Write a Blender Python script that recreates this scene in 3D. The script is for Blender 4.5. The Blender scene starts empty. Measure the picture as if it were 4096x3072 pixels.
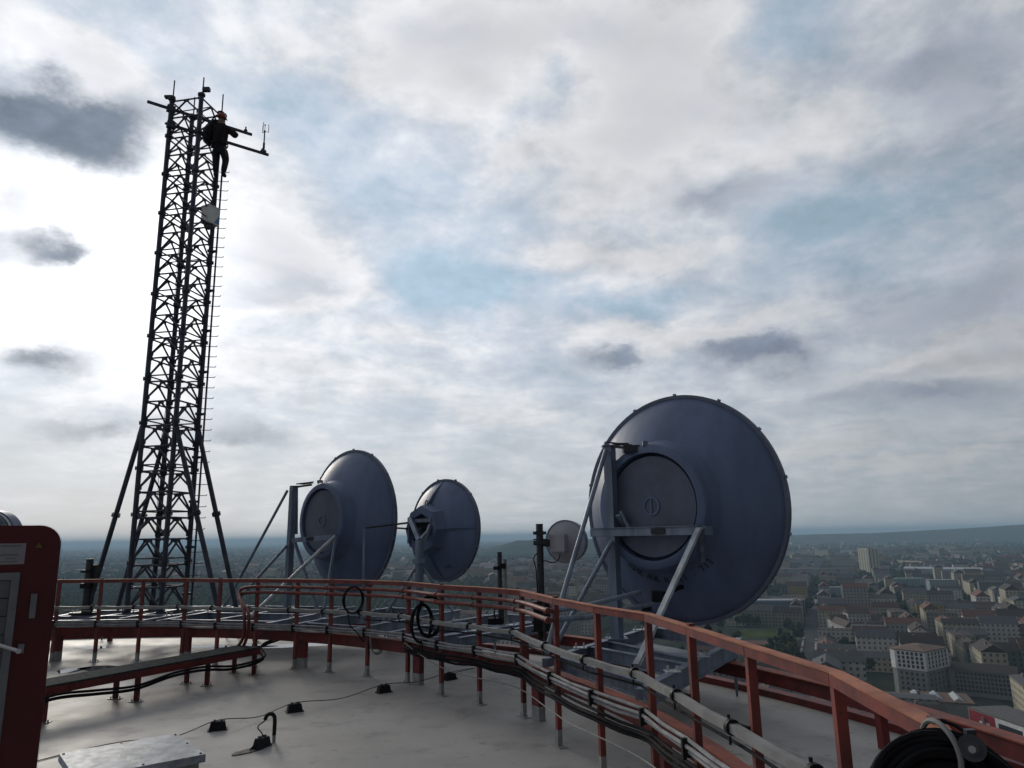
import bpy, math, random
from mathutils import Vector, Matrix
random.seed(7)
SC = bpy.context.scene
COL = SC.collection
PI = math.pi
rad = math.radians

# ------------------------------------------------------------------ camera
EYE = Vector((0, 0, 2.55))
F_PX, CX, CY = 1565 * 4096 / 2212, 2048, 1536
PITCH, ROLL = rad(11.9), rad(1.0)
_f = Vector((0, math.cos(PITCH), math.sin(PITCH)))
_u = Vector((0, -math.sin(PITCH), math.cos(PITCH)))
_r = Vector((1, 0, 0))
RT = _r * math.cos(ROLL) - _u * math.sin(ROLL)
UP = _u * math.cos(ROLL) + _r * math.sin(ROLL)
FW = _f
cam_d = bpy.data.cameras.new("camera")
cam = bpy.data.objects.new("camera", cam_d)
COL.objects.link(cam)
m3 = Matrix((RT, UP, -FW)).transposed()
cam.matrix_world = Matrix.Translation(EYE) @ m3.to_4x4()
cam_d.sensor_width = 36
cam_d.lens = 36 * F_PX / 4096
cam_d.clip_start = 0.05
cam_d.clip_end = 200000
SC.camera = cam
SC.render.resolution_x, SC.render.resolution_y = 1024, 768
SC.view_settings.view_transform = 'Standard'
SC.view_settings.look = 'None'
SC.view_settings.exposure = 0.0
SC.view_settings.gamma = 1.0
SC.cycles.max_bounces = 6
SC.cycles.volume_bounces = 1

def ray(x, y):
    return RT * ((x - CX) / F_PX) + UP * ((CY - y) / F_PX) + FW
def Z(x, y, z):                       # survey point: where the sight line meets the level z
    d = ray(x, y)
    return EYE + d * ((z - EYE.z) / d.z)
def Y(x, y, yy):                      # survey point: where the sight line meets the distance yy
    d = ray(x, y)
    return EYE + d * (yy / d.y)

# ------------------------------------------------------------------ node helper
class NT:
    def __init__(s, tree):
        s.t = tree
        s.n = tree.nodes
        s.l = tree.links
    def node(s, typ, **kw):
        n = s.n.new(typ)
        for k, v in kw.items():
            setattr(n, k, v)
        return n
    def put(s, sock, v):
        if isinstance(v, bpy.types.NodeSocket):
            s.l.new(v, sock)
        else:
            sock.default_value = v
    def m(s, op, a, b=None, c=None, clamp=False):
        n = s.node('ShaderNodeMath', operation=op, use_clamp=clamp)
        for i, v in enumerate((a, b, c)):
            if v is not None:
                s.put(n.inputs[i], v)
        return n.outputs[0]
    def vm(s, op, a, b=None, scale=None):
        n = s.node('ShaderNodeVectorMath', operation=op)
        s.put(n.inputs[0], a)
        if b is not None:
            s.put(n.inputs[1], b)
        if scale is not None:
            s.put(n.inputs['Scale'], scale)
        return n.outputs['Value'] if op in ('DOT_PRODUCT', 'LENGTH') else n.outputs['Vector']
    def xyz(s, v):
        n = s.node('ShaderNodeSeparateXYZ')
        s.put(n.inputs[0], v)
        return n.outputs
    def comb(s, x, y, z):
        n = s.node('ShaderNodeCombineXYZ')
        for i, v in enumerate((x, y, z)):
            s.put(n.inputs[i], v)
        return n.outputs[0]
    def noise(s, vec, scale, detail=4, rough=.5, out='Fac', dist=0):
        n = s.node('ShaderNodeTexNoise')
        if vec is not None:
            s.put(n.inputs['Vector'], vec)
        n.inputs['Scale'].default_value = scale
        n.inputs['Detail'].default_value = detail
        n.inputs['Roughness'].default_value = rough
        n.inputs['Distortion'].default_value = dist
        return n.outputs[out]
    def ramp(s, fac, stops, interp='LINEAR'):
        n = s.node('ShaderNodeValToRGB')
        n.color_ramp.interpolation = interp
        e = n.color_ramp.elements
        while len(e) < len(stops):
            e.new(0.5)
        for i, (p, c) in enumerate(stops):
            e[i].position = p
            e[i].color = (*c, 1) if len(c) == 3 else c
        s.put(n.inputs[0], fac)
        return n.outputs[0]
    def mix(s, fac, a, b, blend='MIX'):
        n = s.node('ShaderNodeMix', data_type='RGBA', blend_type=blend)
        s.put(n.inputs[0], fac)
        s.put(n.inputs[6], a if isinstance(a, bpy.types.NodeSocket) else (*a, 1))
        s.put(n.inputs[7], b if isinstance(b, bpy.types.NodeSocket) else (*b, 1))
        return n.outputs[2]
    def sstep(s, v, lo, hi, tlo=0.0, thi=1.0):
        n = s.node('ShaderNodeMapRange', interpolation_type='SMOOTHSTEP')
        s.put(n.inputs[0], v)
        for i, q in enumerate((lo, hi, tlo, thi)):
            s.put(n.inputs[i + 1], q)
        return n.outputs[0]

# ------------------------------------------------------------------ sky
def azel(x, y):
    d = ray(x * 4096 / 2212, y * 4096 / 2212).normalized()
    return math.degrees(math.atan2(d.x, d.y)), math.degrees(math.asin(d.z)), d
SUN_AZ, SUN_EL, SUN_DIR = azel(235, 575)

world = bpy.data.worlds.new("World")
SC.world = world
world.use_nodes = True
world.node_tree.nodes.clear()
W = NT(world.node_tree)
tc = W.node('ShaderNodeTexCoord')
dv = W.vm('NORMALIZE', tc.outputs['Generated'])
dx, dy, dz = W.xyz(dv)[0:3]
zc = W.m('MAXIMUM', dz, 0.0)
inv = W.m('DIVIDE', 1.0, W.m('ADD', zc, 0.16))
flat = W.comb(W.m('MULTIPLY', dx, inv), W.m('MULTIPLY', dy, inv), W.m('MULTIPLY', dz, 0.6))
fb1 = W.noise(flat, 1.55, 9, .56, dist=.25)
fb2 = W.noise(W.vm('ADD', flat, (7.3, 2.1, 4.4)), 4.2, 9, .6, dist=.4)
streak = W.noise(W.comb(W.m('MULTIPLY', W.m('ADD', dx, dy), W.m('MULTIPLY', inv, 1.2)), W.m('MULTIPLY', W.m('SUBTRACT', dx, dy), W.m('MULTIPLY', inv, 5.0)), dz), 1.6, 7, .6)
warp = W.noise(W.vm('ADD', W.vm('MULTIPLY', dv, (1., 1., 1.6)), (3.1, 0, 0)), 7.0, 6, .62, 'Color')
wx, wy, wz = W.xyz(warp)[0:3]
az = W.m('MULTIPLY', W.m('ARCTAN2', dx, dy), 180 / PI)
el = W.m('MULTIPLY', W.m('ARCSINE', dz), 180 / PI)
az = W.m('ADD', az, W.m('MULTIPLY', W.m('SUBTRACT', wx, .5), 8.0))
el = W.m('ADD', el, W.m('MULTIPLY', W.m('SUBTRACT', wy, .5), 6.0))
# clouds as surveyed from the roof: survey-sheet position, half sizes, amount
WHITE = [
    (250, 600, 260, 190, .5), (130, 105, 150, 40, .45), (235, 150, 60, 50, .4), (60, 410, 120, 50, .5), (380, 300, 100, 60, .2), (620, 560, 130, 75, .62), (700, 620, 95, 26, .5), (590, 410, 110, 55, .30), (510, 290, 80, 45, .25),
    (560, 110, 120, 40, .18), (650, 125, 60, 28, .25), (930, 130, 190, 100, .62), (1010, 210, 70, 40, .25), (830, 170, 70, 40, .2), (1090, 60, 150, 60, .35), (1330, 110, 180, 100, .42), (1290, 50, 160, 60, .2), (1480, 150, 180, 110, .30), (1560, 60, 110, 50, .2),
    (1390, 265, 220, 55, .40), (1270, 330, 170, 50, .40), (1390, 400, 150, 60, .45), (1240, 440, 70, 60, .3), (1120, 330, 80, 40, .3), (1060, 400, 60, 28, .22), (1720, 310, 150, 45, .22), (1800, 230, 130, 45, .15),
    (1210, 545, 95, 32, .5), (1300, 580, 130, 36, .35), (1450, 540, 140, 35, .32), (1560, 590, 90, 26, .2), (1340, 700, 80, 26, .3), (1290, 640, 60, 16, .28), (1440, 735, 150, 30, .42), (1600, 715, 80, 20, .3), (1700, 690, 130, 26, .16),
    (830, 715, 110, 18, .30), (640, 780, 170, 26, .30), (560, 640, 110, 22, .4), (820, 840, 220, 36, .22), (1080, 900, 140, 26, .2),
    (2080, 770, 110, 48, .62), (2150, 730, 80, 40, .45), (1960, 805, 70, 20, .5), (1870, 820, 60, 14, .4), (1830, 950, 90, 22, .48), (1740, 975, 70, 14, .3), (1890, 1003, 85, 14, .42), (2060, 1002, 60, 13, .4),
    (60, 700, 120, 60, .2), (330, 800, 160, 50, .15),
    (1050, 610, 190, 70, -0.45), (900, 590, 130, 50, -0.25), (980, 660, 120, 40, -0.22), (800, 330, 160, 110, -0.14), (900, 430, 160, 70, -0.11), (1200, 150, 40, 34, -0.36), (1130, 270, 70, 34, -0.22), (1340, 655, 120, 22, -0.45), (1420, 680, 60, 14, -0.32), (1240, 600, 70, 22, -0.14),
    (1660, 60, 90, 60, -0.29), (1720, 40, 120, 50, -0.25), (1850, 440, 140, 50, -0.36), (1700, 500, 130, 50, -0.25), (1640, 600, 180, 40, -0.18), (1900, 560, 200, 90, -0.20), (2100, 500, 150, 150, -0.11), (1060, 490, 60, 40, -0.14), (350, 60, 250, 50, -0.09), (640, 230, 120, 60, -0.09),
]
DARK = [
    (30, 235, 110, 62, .62), (165, 270, 120, 66, .80), (265, 255, 60, 60, .40), (215, 340, 70, 38, .42), (120, 180, 60, 45, .30), (330, 230, 50, 36, .25), (210, 260, 50, 28, .25), (45, 235, 50, 30, .2),
    (45, 525, 110, 36, .66), (130, 532, 60, 30, .36), (190, 550, 34, 22, .5), (15, 420, 30, 22, .4),
    (110, 655, 60, 28, .30), (300, 670, 40, 30, .26), (150, 775, 95, 36, .62), (70, 800, 60, 36, .4), (20, 775, 50, 34, .4), (90, 885, 70, 20, .45), (225, 918, 100, 25, .85), (300, 900, 50, 18, .4), (40, 940, 70, 20, .3),
    (520, 930, 90, 28, .8), (470, 960, 60, 20, .4), (645, 845, 42, 20, .5), (760, 935, 60, 15, .36), (510, 1000, 70, 16, .3), (830, 995, 60, 16, .34),
    (945, 75, 110, 36, .30), (880, 100, 60, 25, .16), (1080, 955, 60, 16, .42), (1140, 965, 36, 14, .4), (1215, 985, 85, 18, .52), (1060, 1005, 50, 14, .3),
    (1320, 775, 85, 32, .85), (1370, 785, 40, 26, .3), (1625, 778, 105, 44, 1.05), (1690, 765, 60, 34, .4), (1560, 760, 40, 30, .3),
    (1500, 415, 110, 40, .42), (1640, 420, 120, 38, .55), (1560, 210, 120, 60, .34), (1650, 260, 70, 40, .2), (1470, 455, 80, 22, .3), (1280, 577, 60, 16, .28),
    (2050, 120, 140, 50, .42), (2120, 200, 90, 110, .42), (1960, 150, 90, 40, .26), (2030, 240, 90, 60, .25), (2180, 620, 90, 110, .30), (1900, 690, 220, 50, .40), (2030, 660, 140, 60, .32), (1900, 850, 170, 34, .75), (2100, 860, 110, 34, .70), (1800, 800, 60, 18, .3), (2000, 930, 180, 30, .5), (1500, 930, 160, 20, .25), (1720, 1010, 90, 20, .2), (1780, 870, 90, 24, .2),
]
def field(lst, a_, e_):
    tot = None
    for (px, py, sx, sy, amp) in lst:
        a0, e0, _d = azel(px, py)
        u = W.m('MULTIPLY_ADD', a_, 27.3 / sx, -a0 * 27.3 / sx)
        v = W.m('MULTIPLY_ADD', e_, 27.3 / sy, -e0 * 27.3 / sy)
        q = W.m('MULTIPLY_ADD', u, u, W.m('MULTIPLY', v, v))
        g = W.m('EXPONENT', W.m('MULTIPLY', q, W.m('MULTIPLY_ADD', q, -.22, -.55)))
        tot = W.m('MULTIPLY', g, amp) if tot is None else W.m('MULTIPLY_ADD', g, amp, tot)
    return tot
puff = W.noise(W.vm('MULTIPLY', dv, (1, 1, 1.5)), 13.0, 8, .58)
puff2 = W.noise(W.vm('MULTIPLY', dv, (1, 1, 1.9)), 34.0, 6, .6)
wsum = field(WHITE, az, el)
wn = W.m('ADD', W.m('MULTIPLY', W.m('SUBTRACT', fb1, .5), .55), W.m('MULTIPLY', W.m('SUBTRACT', fb2, .5), .75))
wn = W.m('ADD', wn, W.m('ADD', W.m('MULTIPLY', W.m('SUBTRACT', streak, .5), .32), W.m('ADD', W.m('MULTIPLY', W.m('SUBTRACT', puff, .5), .95), W.m('MULTIPLY', W.m('SUBTRACT', puff2, .5), .28))))
Dw = W.m('MULTIPLY', W.m('ADD', W.m('ADD', wsum, .50), wn), .62, clamp=True)
dsum = W.m('MULTIPLY', field(DARK, az, el), 1.2)
dn0 = W.m('ADD', W.m('ADD', W.m('MULTIPLY', W.m('SUBTRACT', puff, .5), 1.25), W.m('MULTIPLY', W.m('SUBTRACT', puff2, .5), .5)), W.m('MULTIPLY', W.m('SUBTRACT', fb2, .5), .7))
Dd = W.m('MULTIPLY', dsum, W.m('ADD', dn0, 1.0))
dark = W.m('MULTIPLY', W.sstep(Dd, -.12, 1.65), .92)
D = W.m('MAXIMUM', Dw, dark)
ang = W.m('MULTIPLY', W.m('ARCCOSINE', W.vm('DOT_PRODUCT', dv, tuple(SUN_DIR))), 180 / PI)
def glow(sig, amp):
    q = W.m('DIVIDE', ang, sig)
    return W.m('MULTIPLY', W.m('EXPONENT', W.m('MULTIPLY', W.m('MULTIPLY', q, q), -1)), amp)
lit = W.m('ADD', W.m('ADD', glow(7.5, .60), glow(15, .06)), W.m('ADD', glow(82, .79), .06))
lit = W.m('MULTIPLY', lit, W.sstep(dz, .70, .92, 1.0, .62))
white_col = W.ramp(Dw, [(.0, (.61, .81, .98)), (.15, (.74, .865, 1.02)), (.30, (.84, .91, 1.02)), (.45, (.98, 1.01, 1.06)), (.60, (1.06, 1.07, 1.11)), (.78, (.90, .92, .97)), (1.0, (.66, .70, .77))], 'LINEAR')
tex = W.m('ADD', W.m('MULTIPLY_ADD', W.m('SUBTRACT', puff, .5), .45, 1.0), W.m('ADD', W.m('MULTIPLY', W.m('SUBTRACT', fb2, .5), .55), W.m('MULTIPLY', W.m('SUBTRACT', puff2, .5), .12)))
white_em = W.vm('SCALE', white_col, scale=W.m('MULTIPLY', lit, tex))
thick = W.sstep(W.m('ADD', Dd, W.m('ADD', W.m('MULTIPLY', W.m('SUBTRACT', fb2, .5), 1.3), W.m('MULTIPLY', W.m('SUBTRACT', puff, .5), .9))), .15, 1.45)
dark_col = W.mix(thick, (.44, .48, .55), W.mix(W.sstep(ang, 15, 60), (.125, .165, .225), (.175, .21, .285)))
edge = W.sstep(W.m('ABSOLUTE', W.m('SUBTRACT', Dd, .16)), .14, .0)      # lit fringe where a dark cloud thins out
mott = W.m('ADD', W.m('MULTIPLY_ADD', W.m('SUBTRACT', puff, .5), 1.5, 1.06), W.m('ADD', W.m('MULTIPLY', W.m('SUBTRACT', fb2, .5), 1.3), W.m('MULTIPLY', W.m('SUBTRACT', puff2, .5), .4)))
cl = W.mix(dark, white_em, W.vm('SCALE', dark_col, scale=mott))
# low sky: grey-cream murk
low = W.sstep(dz, .27, .01)
lowcol = W.mix(W.sstep(ang, 12, 62), (.86, .86, .84), (.68, .75, .80))
cloud_em = W.mix(W.m('MULTIPLY', low, .55), cl, W.vm('SCALE', lowcol, scale=W.m('MINIMUM', lit, .95)))
sky = W.node('ShaderNodeTexSky', sky_type='NISHITA', sun_disc=False)
sky.sun_elevation = rad(SUN_EL)
sky.sun_rotation = rad(SUN_AZ)
sky.altitude = 250
sky.dust_density = .6
bg1 = W.node('ShaderNodeBackground')
W.l.new(sky.outputs[0], bg1.inputs[0])
bg1.inputs[1].default_value = .06
bg2 = W.node('ShaderNodeBackground')
W.l.new(cloud_em, bg2.inputs[0])
bg2.inputs[1].default_value = 1.0
cover = W.m('ADD', W.m('MULTIPLY', W.sstep(D, .12, .5), .08), .90)
mx = W.node('ShaderNodeMixShader')
W.l.new(cover, mx.inputs[0])
W.l.new(bg1.outputs[0], mx.inputs[1])
W.l.new(bg2.outputs[0], mx.inputs[2])
wo = W.node('ShaderNodeOutputWorld')
W.l.new(mx.outputs[0], wo.inputs[0])

# ------------------------------------------------------------------ sun, veiled by cloud
sun_d = bpy.data.lights.new("sun", 'SUN')
sun_d.energy = 1.25
sun_d.angle = rad(16)
sun_d.color = (1.0, .93, .82)
sun = bpy.data.objects.new("sun", sun_d)
COL.objects.link(sun)
sun.rotation_euler = SUN_DIR.to_track_quat('Z', 'Y').to_euler()

# ------------------------------------------------------------------ mesh builder
def xf(p, M):
    return M @ Vector(p) if M is not None else Vector(p)
class MB:
    def __init__(s):
        s.v, s.f, s.c, s.uv = [], [], [], []
        s.col = None
    def face(s, pts, uv=None):
        n = len(s.v)
        s.v += [Vector(p) for p in pts]
        s.f.append(list(range(n, n + len(pts))))
        s.c.append(s.col)
        s.uv.append(uv)
    def add(s, vs, fs, M=None):
        n = len(s.v)
        s.v += [xf(p, M) for p in vs]
        for f in fs:
            s.f.append([i + n for i in f])
            s.c.append(s.col)
            s.uv.append(None)
        return s
    def box(s, c, size, M=None):
        x, y, z = (q / 2 for q in size)
        vs = [Vector(c) + Vector((i * x, j * y, k * z)) for i in (-1, 1) for j in (-1, 1) for k in (-1, 1)]
        return s.add(vs, [(0, 1, 3, 2), (4, 6, 7, 5), (0, 4, 5, 1), (2, 3, 7, 6), (0, 2, 6, 4), (1, 5, 7, 3)], M)
    def bar(s, p, q, w, h, up=(0, 0, 1)):
        p, q = Vector(p), Vector(q)
        d = (q - p).normalized()
        r = d.cross(Vector(up))
        if r.length < 1e-4:
            r = d.cross(Vector((1, 0, 0)))
        r.normalize()
        u = r.cross(d)
        r *= w / 2
        u *= h / 2
        vs = [p - r - u, p + r - u, p + r + u, p - r + u, q - r - u, q + r - u, q + r + u, q - r + u]
        return s.add(vs, [(3, 2, 1, 0), (4, 5, 6, 7), (0, 1, 5, 4), (1, 2, 6, 5), (2, 3, 7, 6), (3, 0, 4, 7)])
    def ibeam(s, p, q, w, h, t=.014):
        p, q = Vector(p), Vector(q)
        z = Vector((0, 0, 1))
        s.bar(p + z * (h / 2 - t / 2), q + z * (h / 2 - t / 2), w, t)
        s.bar(p - z * (h / 2 - t / 2), q - z * (h / 2 - t / 2), w, t)
        return s.bar(p, q, t, h - 2 * t - .002)
    def tube(s, pts, r, n=8, closed=False, cap=True, ph=0.0):
        pts = [Vector(p) for p in pts]
        m = len(pts)
        rr = r if isinstance(r, (list, tuple)) else [r] * m
        tans = []
        for i in range(m):
            a = pts[(i - 1) % m] if (closed or i > 0) else pts[i]
            b = pts[(i + 1) % m] if (closed or i < m - 1) else pts[i]
            tans.append((b - a).normalized())
        t0 = tans[0]
        nrm = t0.cross(Vector((0, 0, 1)))
        if nrm.length < .05:
            nrm = t0.cross(Vector((1, 0, 0)))
        nrm.normalize()
        vs, fs = [], []
        for i in range(m):
            if i:
                ax = tans[i - 1].cross(tans[i])
                if ax.length > 1e-6:
                    nrm = Matrix.Rotation(tans[i - 1].angle(tans[i]), 3, ax.normalized()) @ nrm
            bn = tans[i].cross(nrm)
            for k in range(n):
                a = 2 * PI * k / n + ph
                vs.append(pts[i] + (nrm * math.cos(a) + bn * math.sin(a)) * rr[i])
        for i in range(m if closed else m - 1):
            j = (i + 1) % m
            for k in range(n):
                k2 = (k + 1) % n
                fs.append((i * n + k, i * n + k2, j * n + k2, j * n + k))
        if cap and not closed:
            fs.append(tuple(range(n - 1, -1, -1)))
            fs.append(tuple(range((m - 1) * n, m * n)))
        return s.add(vs, fs)
    def lathe(s, prof, M, n=64, closed=False):       # prof: (r, a) about local z
        vs, fs = [], []
        k = len(prof)
        for i in range(n):
            c, sn = math.cos(2 * PI * i / n), math.sin(2 * PI * i / n)
            for (r, a) in prof:
                vs.append((r * c, r * sn, a))
        for i in range(n):
            j = (i + 1) % n
            for q in range(k if closed else k - 1):
                q2 = (q + 1) % k
                fs.append((i * k + q, j * k + q, j * k + q2, i * k + q2))
        if not closed:
            if prof[0][0] < 1e-6 or True:
                if prof[0][0] > 1e-6:
                    fs.append(tuple(i * k for i in range(n - 1, -1, -1)))
                if prof[-1][0] > 1e-6:
                    fs.append(tuple(i * k + k - 1 for i in range(n)))
        return s.add(vs, fs, M)
    def build(s, name, mat, parent=None, smooth=35):
        me = bpy.data.meshes.new(name)
        org = origin(parent) if parent is not None else Vector((0, 0, 0))
        me.from_pydata([tuple(p - org) for p in s.v], [], s.f)
        if any(c is not None for c in s.c):
            at = me.attributes.new('Col', 'FLOAT_COLOR', 'FACE')
            for i, c in enumerate(s.c):
                at.data[i].color = (*(c or (.5, .5, .5)), 1)
        if any(u is not None for u in s.uv):
            ul = me.uv_layers.new(name='UVMap')
            for p, u in zip(me.polygons, s.uv):
                if u:
                    for li, q in zip(p.loop_indices, u):
                        ul.data[li].uv = q
        me.validate()
        if mat:
            me.materials.append(mat)
        if smooth:
            for p in me.polygons:
                p.use_smooth = True
            me.set_sharp_from_angle(angle=rad(smooth))
        o = bpy.data.objects.new(name, me)
        COL.objects.link(o)
        if parent is not None:
            o.parent = parent
        return o
def origin(o):
    v = Vector((0, 0, 0))
    while o is not None:
        v += o.location
        o = o.parent
    return v
def tag(o, label=None, cat=None, group=None, kind=None):
    if label:
        o['label'] = label
    if cat:
        o['category'] = cat
    if group:
        o['group'] = group
    if kind:
        o['kind'] = kind
    return o
def thing(name, loc, label, cat, group=None):
    o = bpy.data.objects.new(name, None)
    o.empty_display_size = .2
    COL.objects.link(o)
    o.location = loc
    return tag(o, label, cat, group)
def arc(p0, p1, n, f):
    return [f(p0 + (p1 - p0) * i / n) for i in range(n + 1)]
def bez(pts, n=24):                       # Catmull-Rom through the points
    P = [Vector(p) for p in pts]
    P = [P[0] * 2 - P[1]] + P + [P[-1] * 2 - P[-2]]
    out = []
    for i in range(1, len(P) - 2):
        for k in range(n):
            t = k / n
            a, b, c, d = P[i - 1], P[i], P[i + 1], P[i + 2]
            out.append(.5 * ((2 * b) + (c - a) * t + (2 * a - 5 * b + 4 * c - d) * t * t + (3 * b - a - 3 * c + d) * t ** 3))
    out.append(P[-2])
    return out

# ------------------------------------------------------------------ materials
def mat(name, col, rough=.5, metal=0, var=.18, vscale=3.0, spec=.5, bump=0, col2=None, streak=False, coat=0, chips=0, chipcol=(.05, .028, .02)):
    m = bpy.data.materials.new(name)
    m.use_nodes = True
    m.node_tree.nodes.clear()
    n = NT(m.node_tree)
    b = n.node('ShaderNodeBsdfPrincipled')
    o = n.node('ShaderNodeOutputMaterial')
    n.l.new(b.outputs[0], o.inputs[0])
    t = n.node('ShaderNodeTexCoord').outputs['Object']
    if streak:
        t = n.vm('MULTIPLY', t, (1, 1, .18))
    f = n.noise(t, vscale, 6, .62)
    c2 = col2 or tuple(c * (1 - var * 1.6) for c in col)
    c1 = tuple(min(1, c * (1 + var)) for c in col)
    cc = n.mix(n.sstep(f, .32, .68), c2, c1)
    if chips:
        ch = n.sstep(n.noise(t, 26, 5, .7), .60, .66)
        ch = n.m('MULTIPLY', n.m('MULTIPLY', ch, n.sstep(n.noise(t, 2.1, 4), .42, .6)), chips)
        cc = n.mix(ch, cc, chipcol)
    n.l.new(cc, b.inputs['Base Color'])
    n.l.new(n.m('ADD', n.m('MULTIPLY', n.m('SUBTRACT', n.noise(t, vscale * 2.3, 4), .5), .25), rough, clamp=True), b.inputs['Roughness'])
    b.inputs['Metallic'].default_value = metal
    b.inputs['Specular IOR Level'].default_value = spec
    b.inputs['Coat Weight'].default_value = coat
    if bump:
        bm = n.node('ShaderNodeBump')
        bm.inputs['Strength'].default_value = bump
        bm.inputs['Distance'].default_value = .01
        n.l.new(n.noise(t, vscale * 6, 5), bm.inputs['Height'])
        n.l.new(bm.outputs[0], b.inputs['Normal'])
    return m
M_RED = mat('red_paint', (.19, .036, .026), .6, var=.25, vscale=3.5, col2=(.115, .026, .022), bump=.25, chips=.8)
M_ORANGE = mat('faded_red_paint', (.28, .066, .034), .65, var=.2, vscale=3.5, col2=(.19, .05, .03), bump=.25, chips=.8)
M_DKRED = mat('dark_red_paint', (.145, .016, .015), .6, var=.3, vscale=2.5, chips=.6)
M_DOOR = mat('signal_red_paint', (.09, .0065, .007), .38, var=.15, vscale=2.0)
M_GALV = mat('galvanised_steel', (.22, .26, .33), .5, .3, var=.2, vscale=4, streak=True)
M_GALVL = mat('weathered_zinc', (.46, .48, .50), .5, .3, var=.2, vscale=5)
M_DISH = mat('dish_paint', (.125, .165, .275), .52, 0, var=.13, vscale=1.6, streak=True, chips=.3, chipcol=(.10, .10, .11))
M_DISHD = mat('dish_plate', (.115, .13, .185), .5, 0, var=.12, vscale=1.5)
M_MAST = mat('mast_steel', (.055, .06, .085), .5, .2, var=.25, vscale=3)
M_BLACK = mat('black_rubber', (.014, .014, .016), .6, var=.2, vscale=8, spec=.25)
M_CABLE = mat('black_cable', (.010, .010, .012), .75, var=.1, vscale=8, spec=.1)
M_POLE = mat('dark_pole', (.05, .052, .06), .5, .2, var=.2, vscale=5)
M_FLANGE = mat('skylit_orange', (.42, .16, .085), .7, var=.2, vscale=3, col2=(.28, .09, .045), bump=.25, chips=.7)  # chipped rail paint, lightened to show skylight falling on its top leg
M_PIPE = mat('grey_waveguide', (.25, .248, .238), .6, 0, var=.14, vscale=6)
M_WHITE = mat('white_cable_sheath', (.27, .27, .275), .75, 0, var=.2, vscale=6)
M_SIGN = mat('sign_white', (.30, .285, .30), .5, 0, var=.08)
M_INK = mat('ink', (.03, .03, .035), .6, 0, var=.1)
M_YEL = mat('warning_yellow', (.22, .17, .02), .5, 0, var=.1)
M_SLAT = mat('grey_slats', (.11, .118, .125), .5, 0, var=.2)
M_FRAME = mat('grey_frame', (.17, .178, .19), .45, 0, var=.15)
M_ROD = mat('bright_zinc', (.62, .62, .64), .35, .6, var=.1)
M_ALU = mat('sheet_aluminium', (.34, .37, .41), .55, 0, var=.3, vscale=4.5, col2=(.20, .225, .26), bump=.3, spec=.3)
M_GRATE = mat('walkway_grating', (.045, .05, .052), .9, 0, spec=.05, var=.25, vscale=14, bump=.5)
M_FOOT = mat('grey_foot_paint', (.30, .30, .29), .5, 0, var=.18, vscale=6)
M_RADIO = mat('radio_white', (.42, .41, .44), .45, 0, var=.07, vscale=2)
M_BOXW = mat('cabinet_grey', (.80, .80, .75), .5, 0, var=.08, vscale=2)
M_PLAT = mat('platform_steel', (.20, .225, .27), .5, .25, var=.22, vscale=3.5)
M_EARTH = mat('conductor_wire', (.12, .115, .11), .5, .4, var=.2, vscale=9)
# ------------------------------------------------------------------ roof deck
RC = Vector((-10.3, 5.1, 0))
def pol(R, deg, z):
    return RC + Vector((R * math.cos(rad(deg)), R * math.sin(rad(deg)), z))
def ringmesh(mb, prof, a0, a1, n):        # prof: closed (R, z) outline swept along the roof's curve
    k = len(prof)
    vs = [pol(R, a0 + (a1 - a0) * i / n, z) for i in range(n + 1) for (R, z) in prof]
    fs = [(i * k + q, i * k + (q + 1) % k, (i + 1) * k + (q + 1) % k, (i + 1) * k + q) for i in range(n) for q in range(k)]
    if abs(a1 - a0) < 359:
        fs += [tuple(range(k)), tuple(n * k + q for q in range(k - 1, -1, -1))]
    return mb.add(vs, fs)

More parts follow.
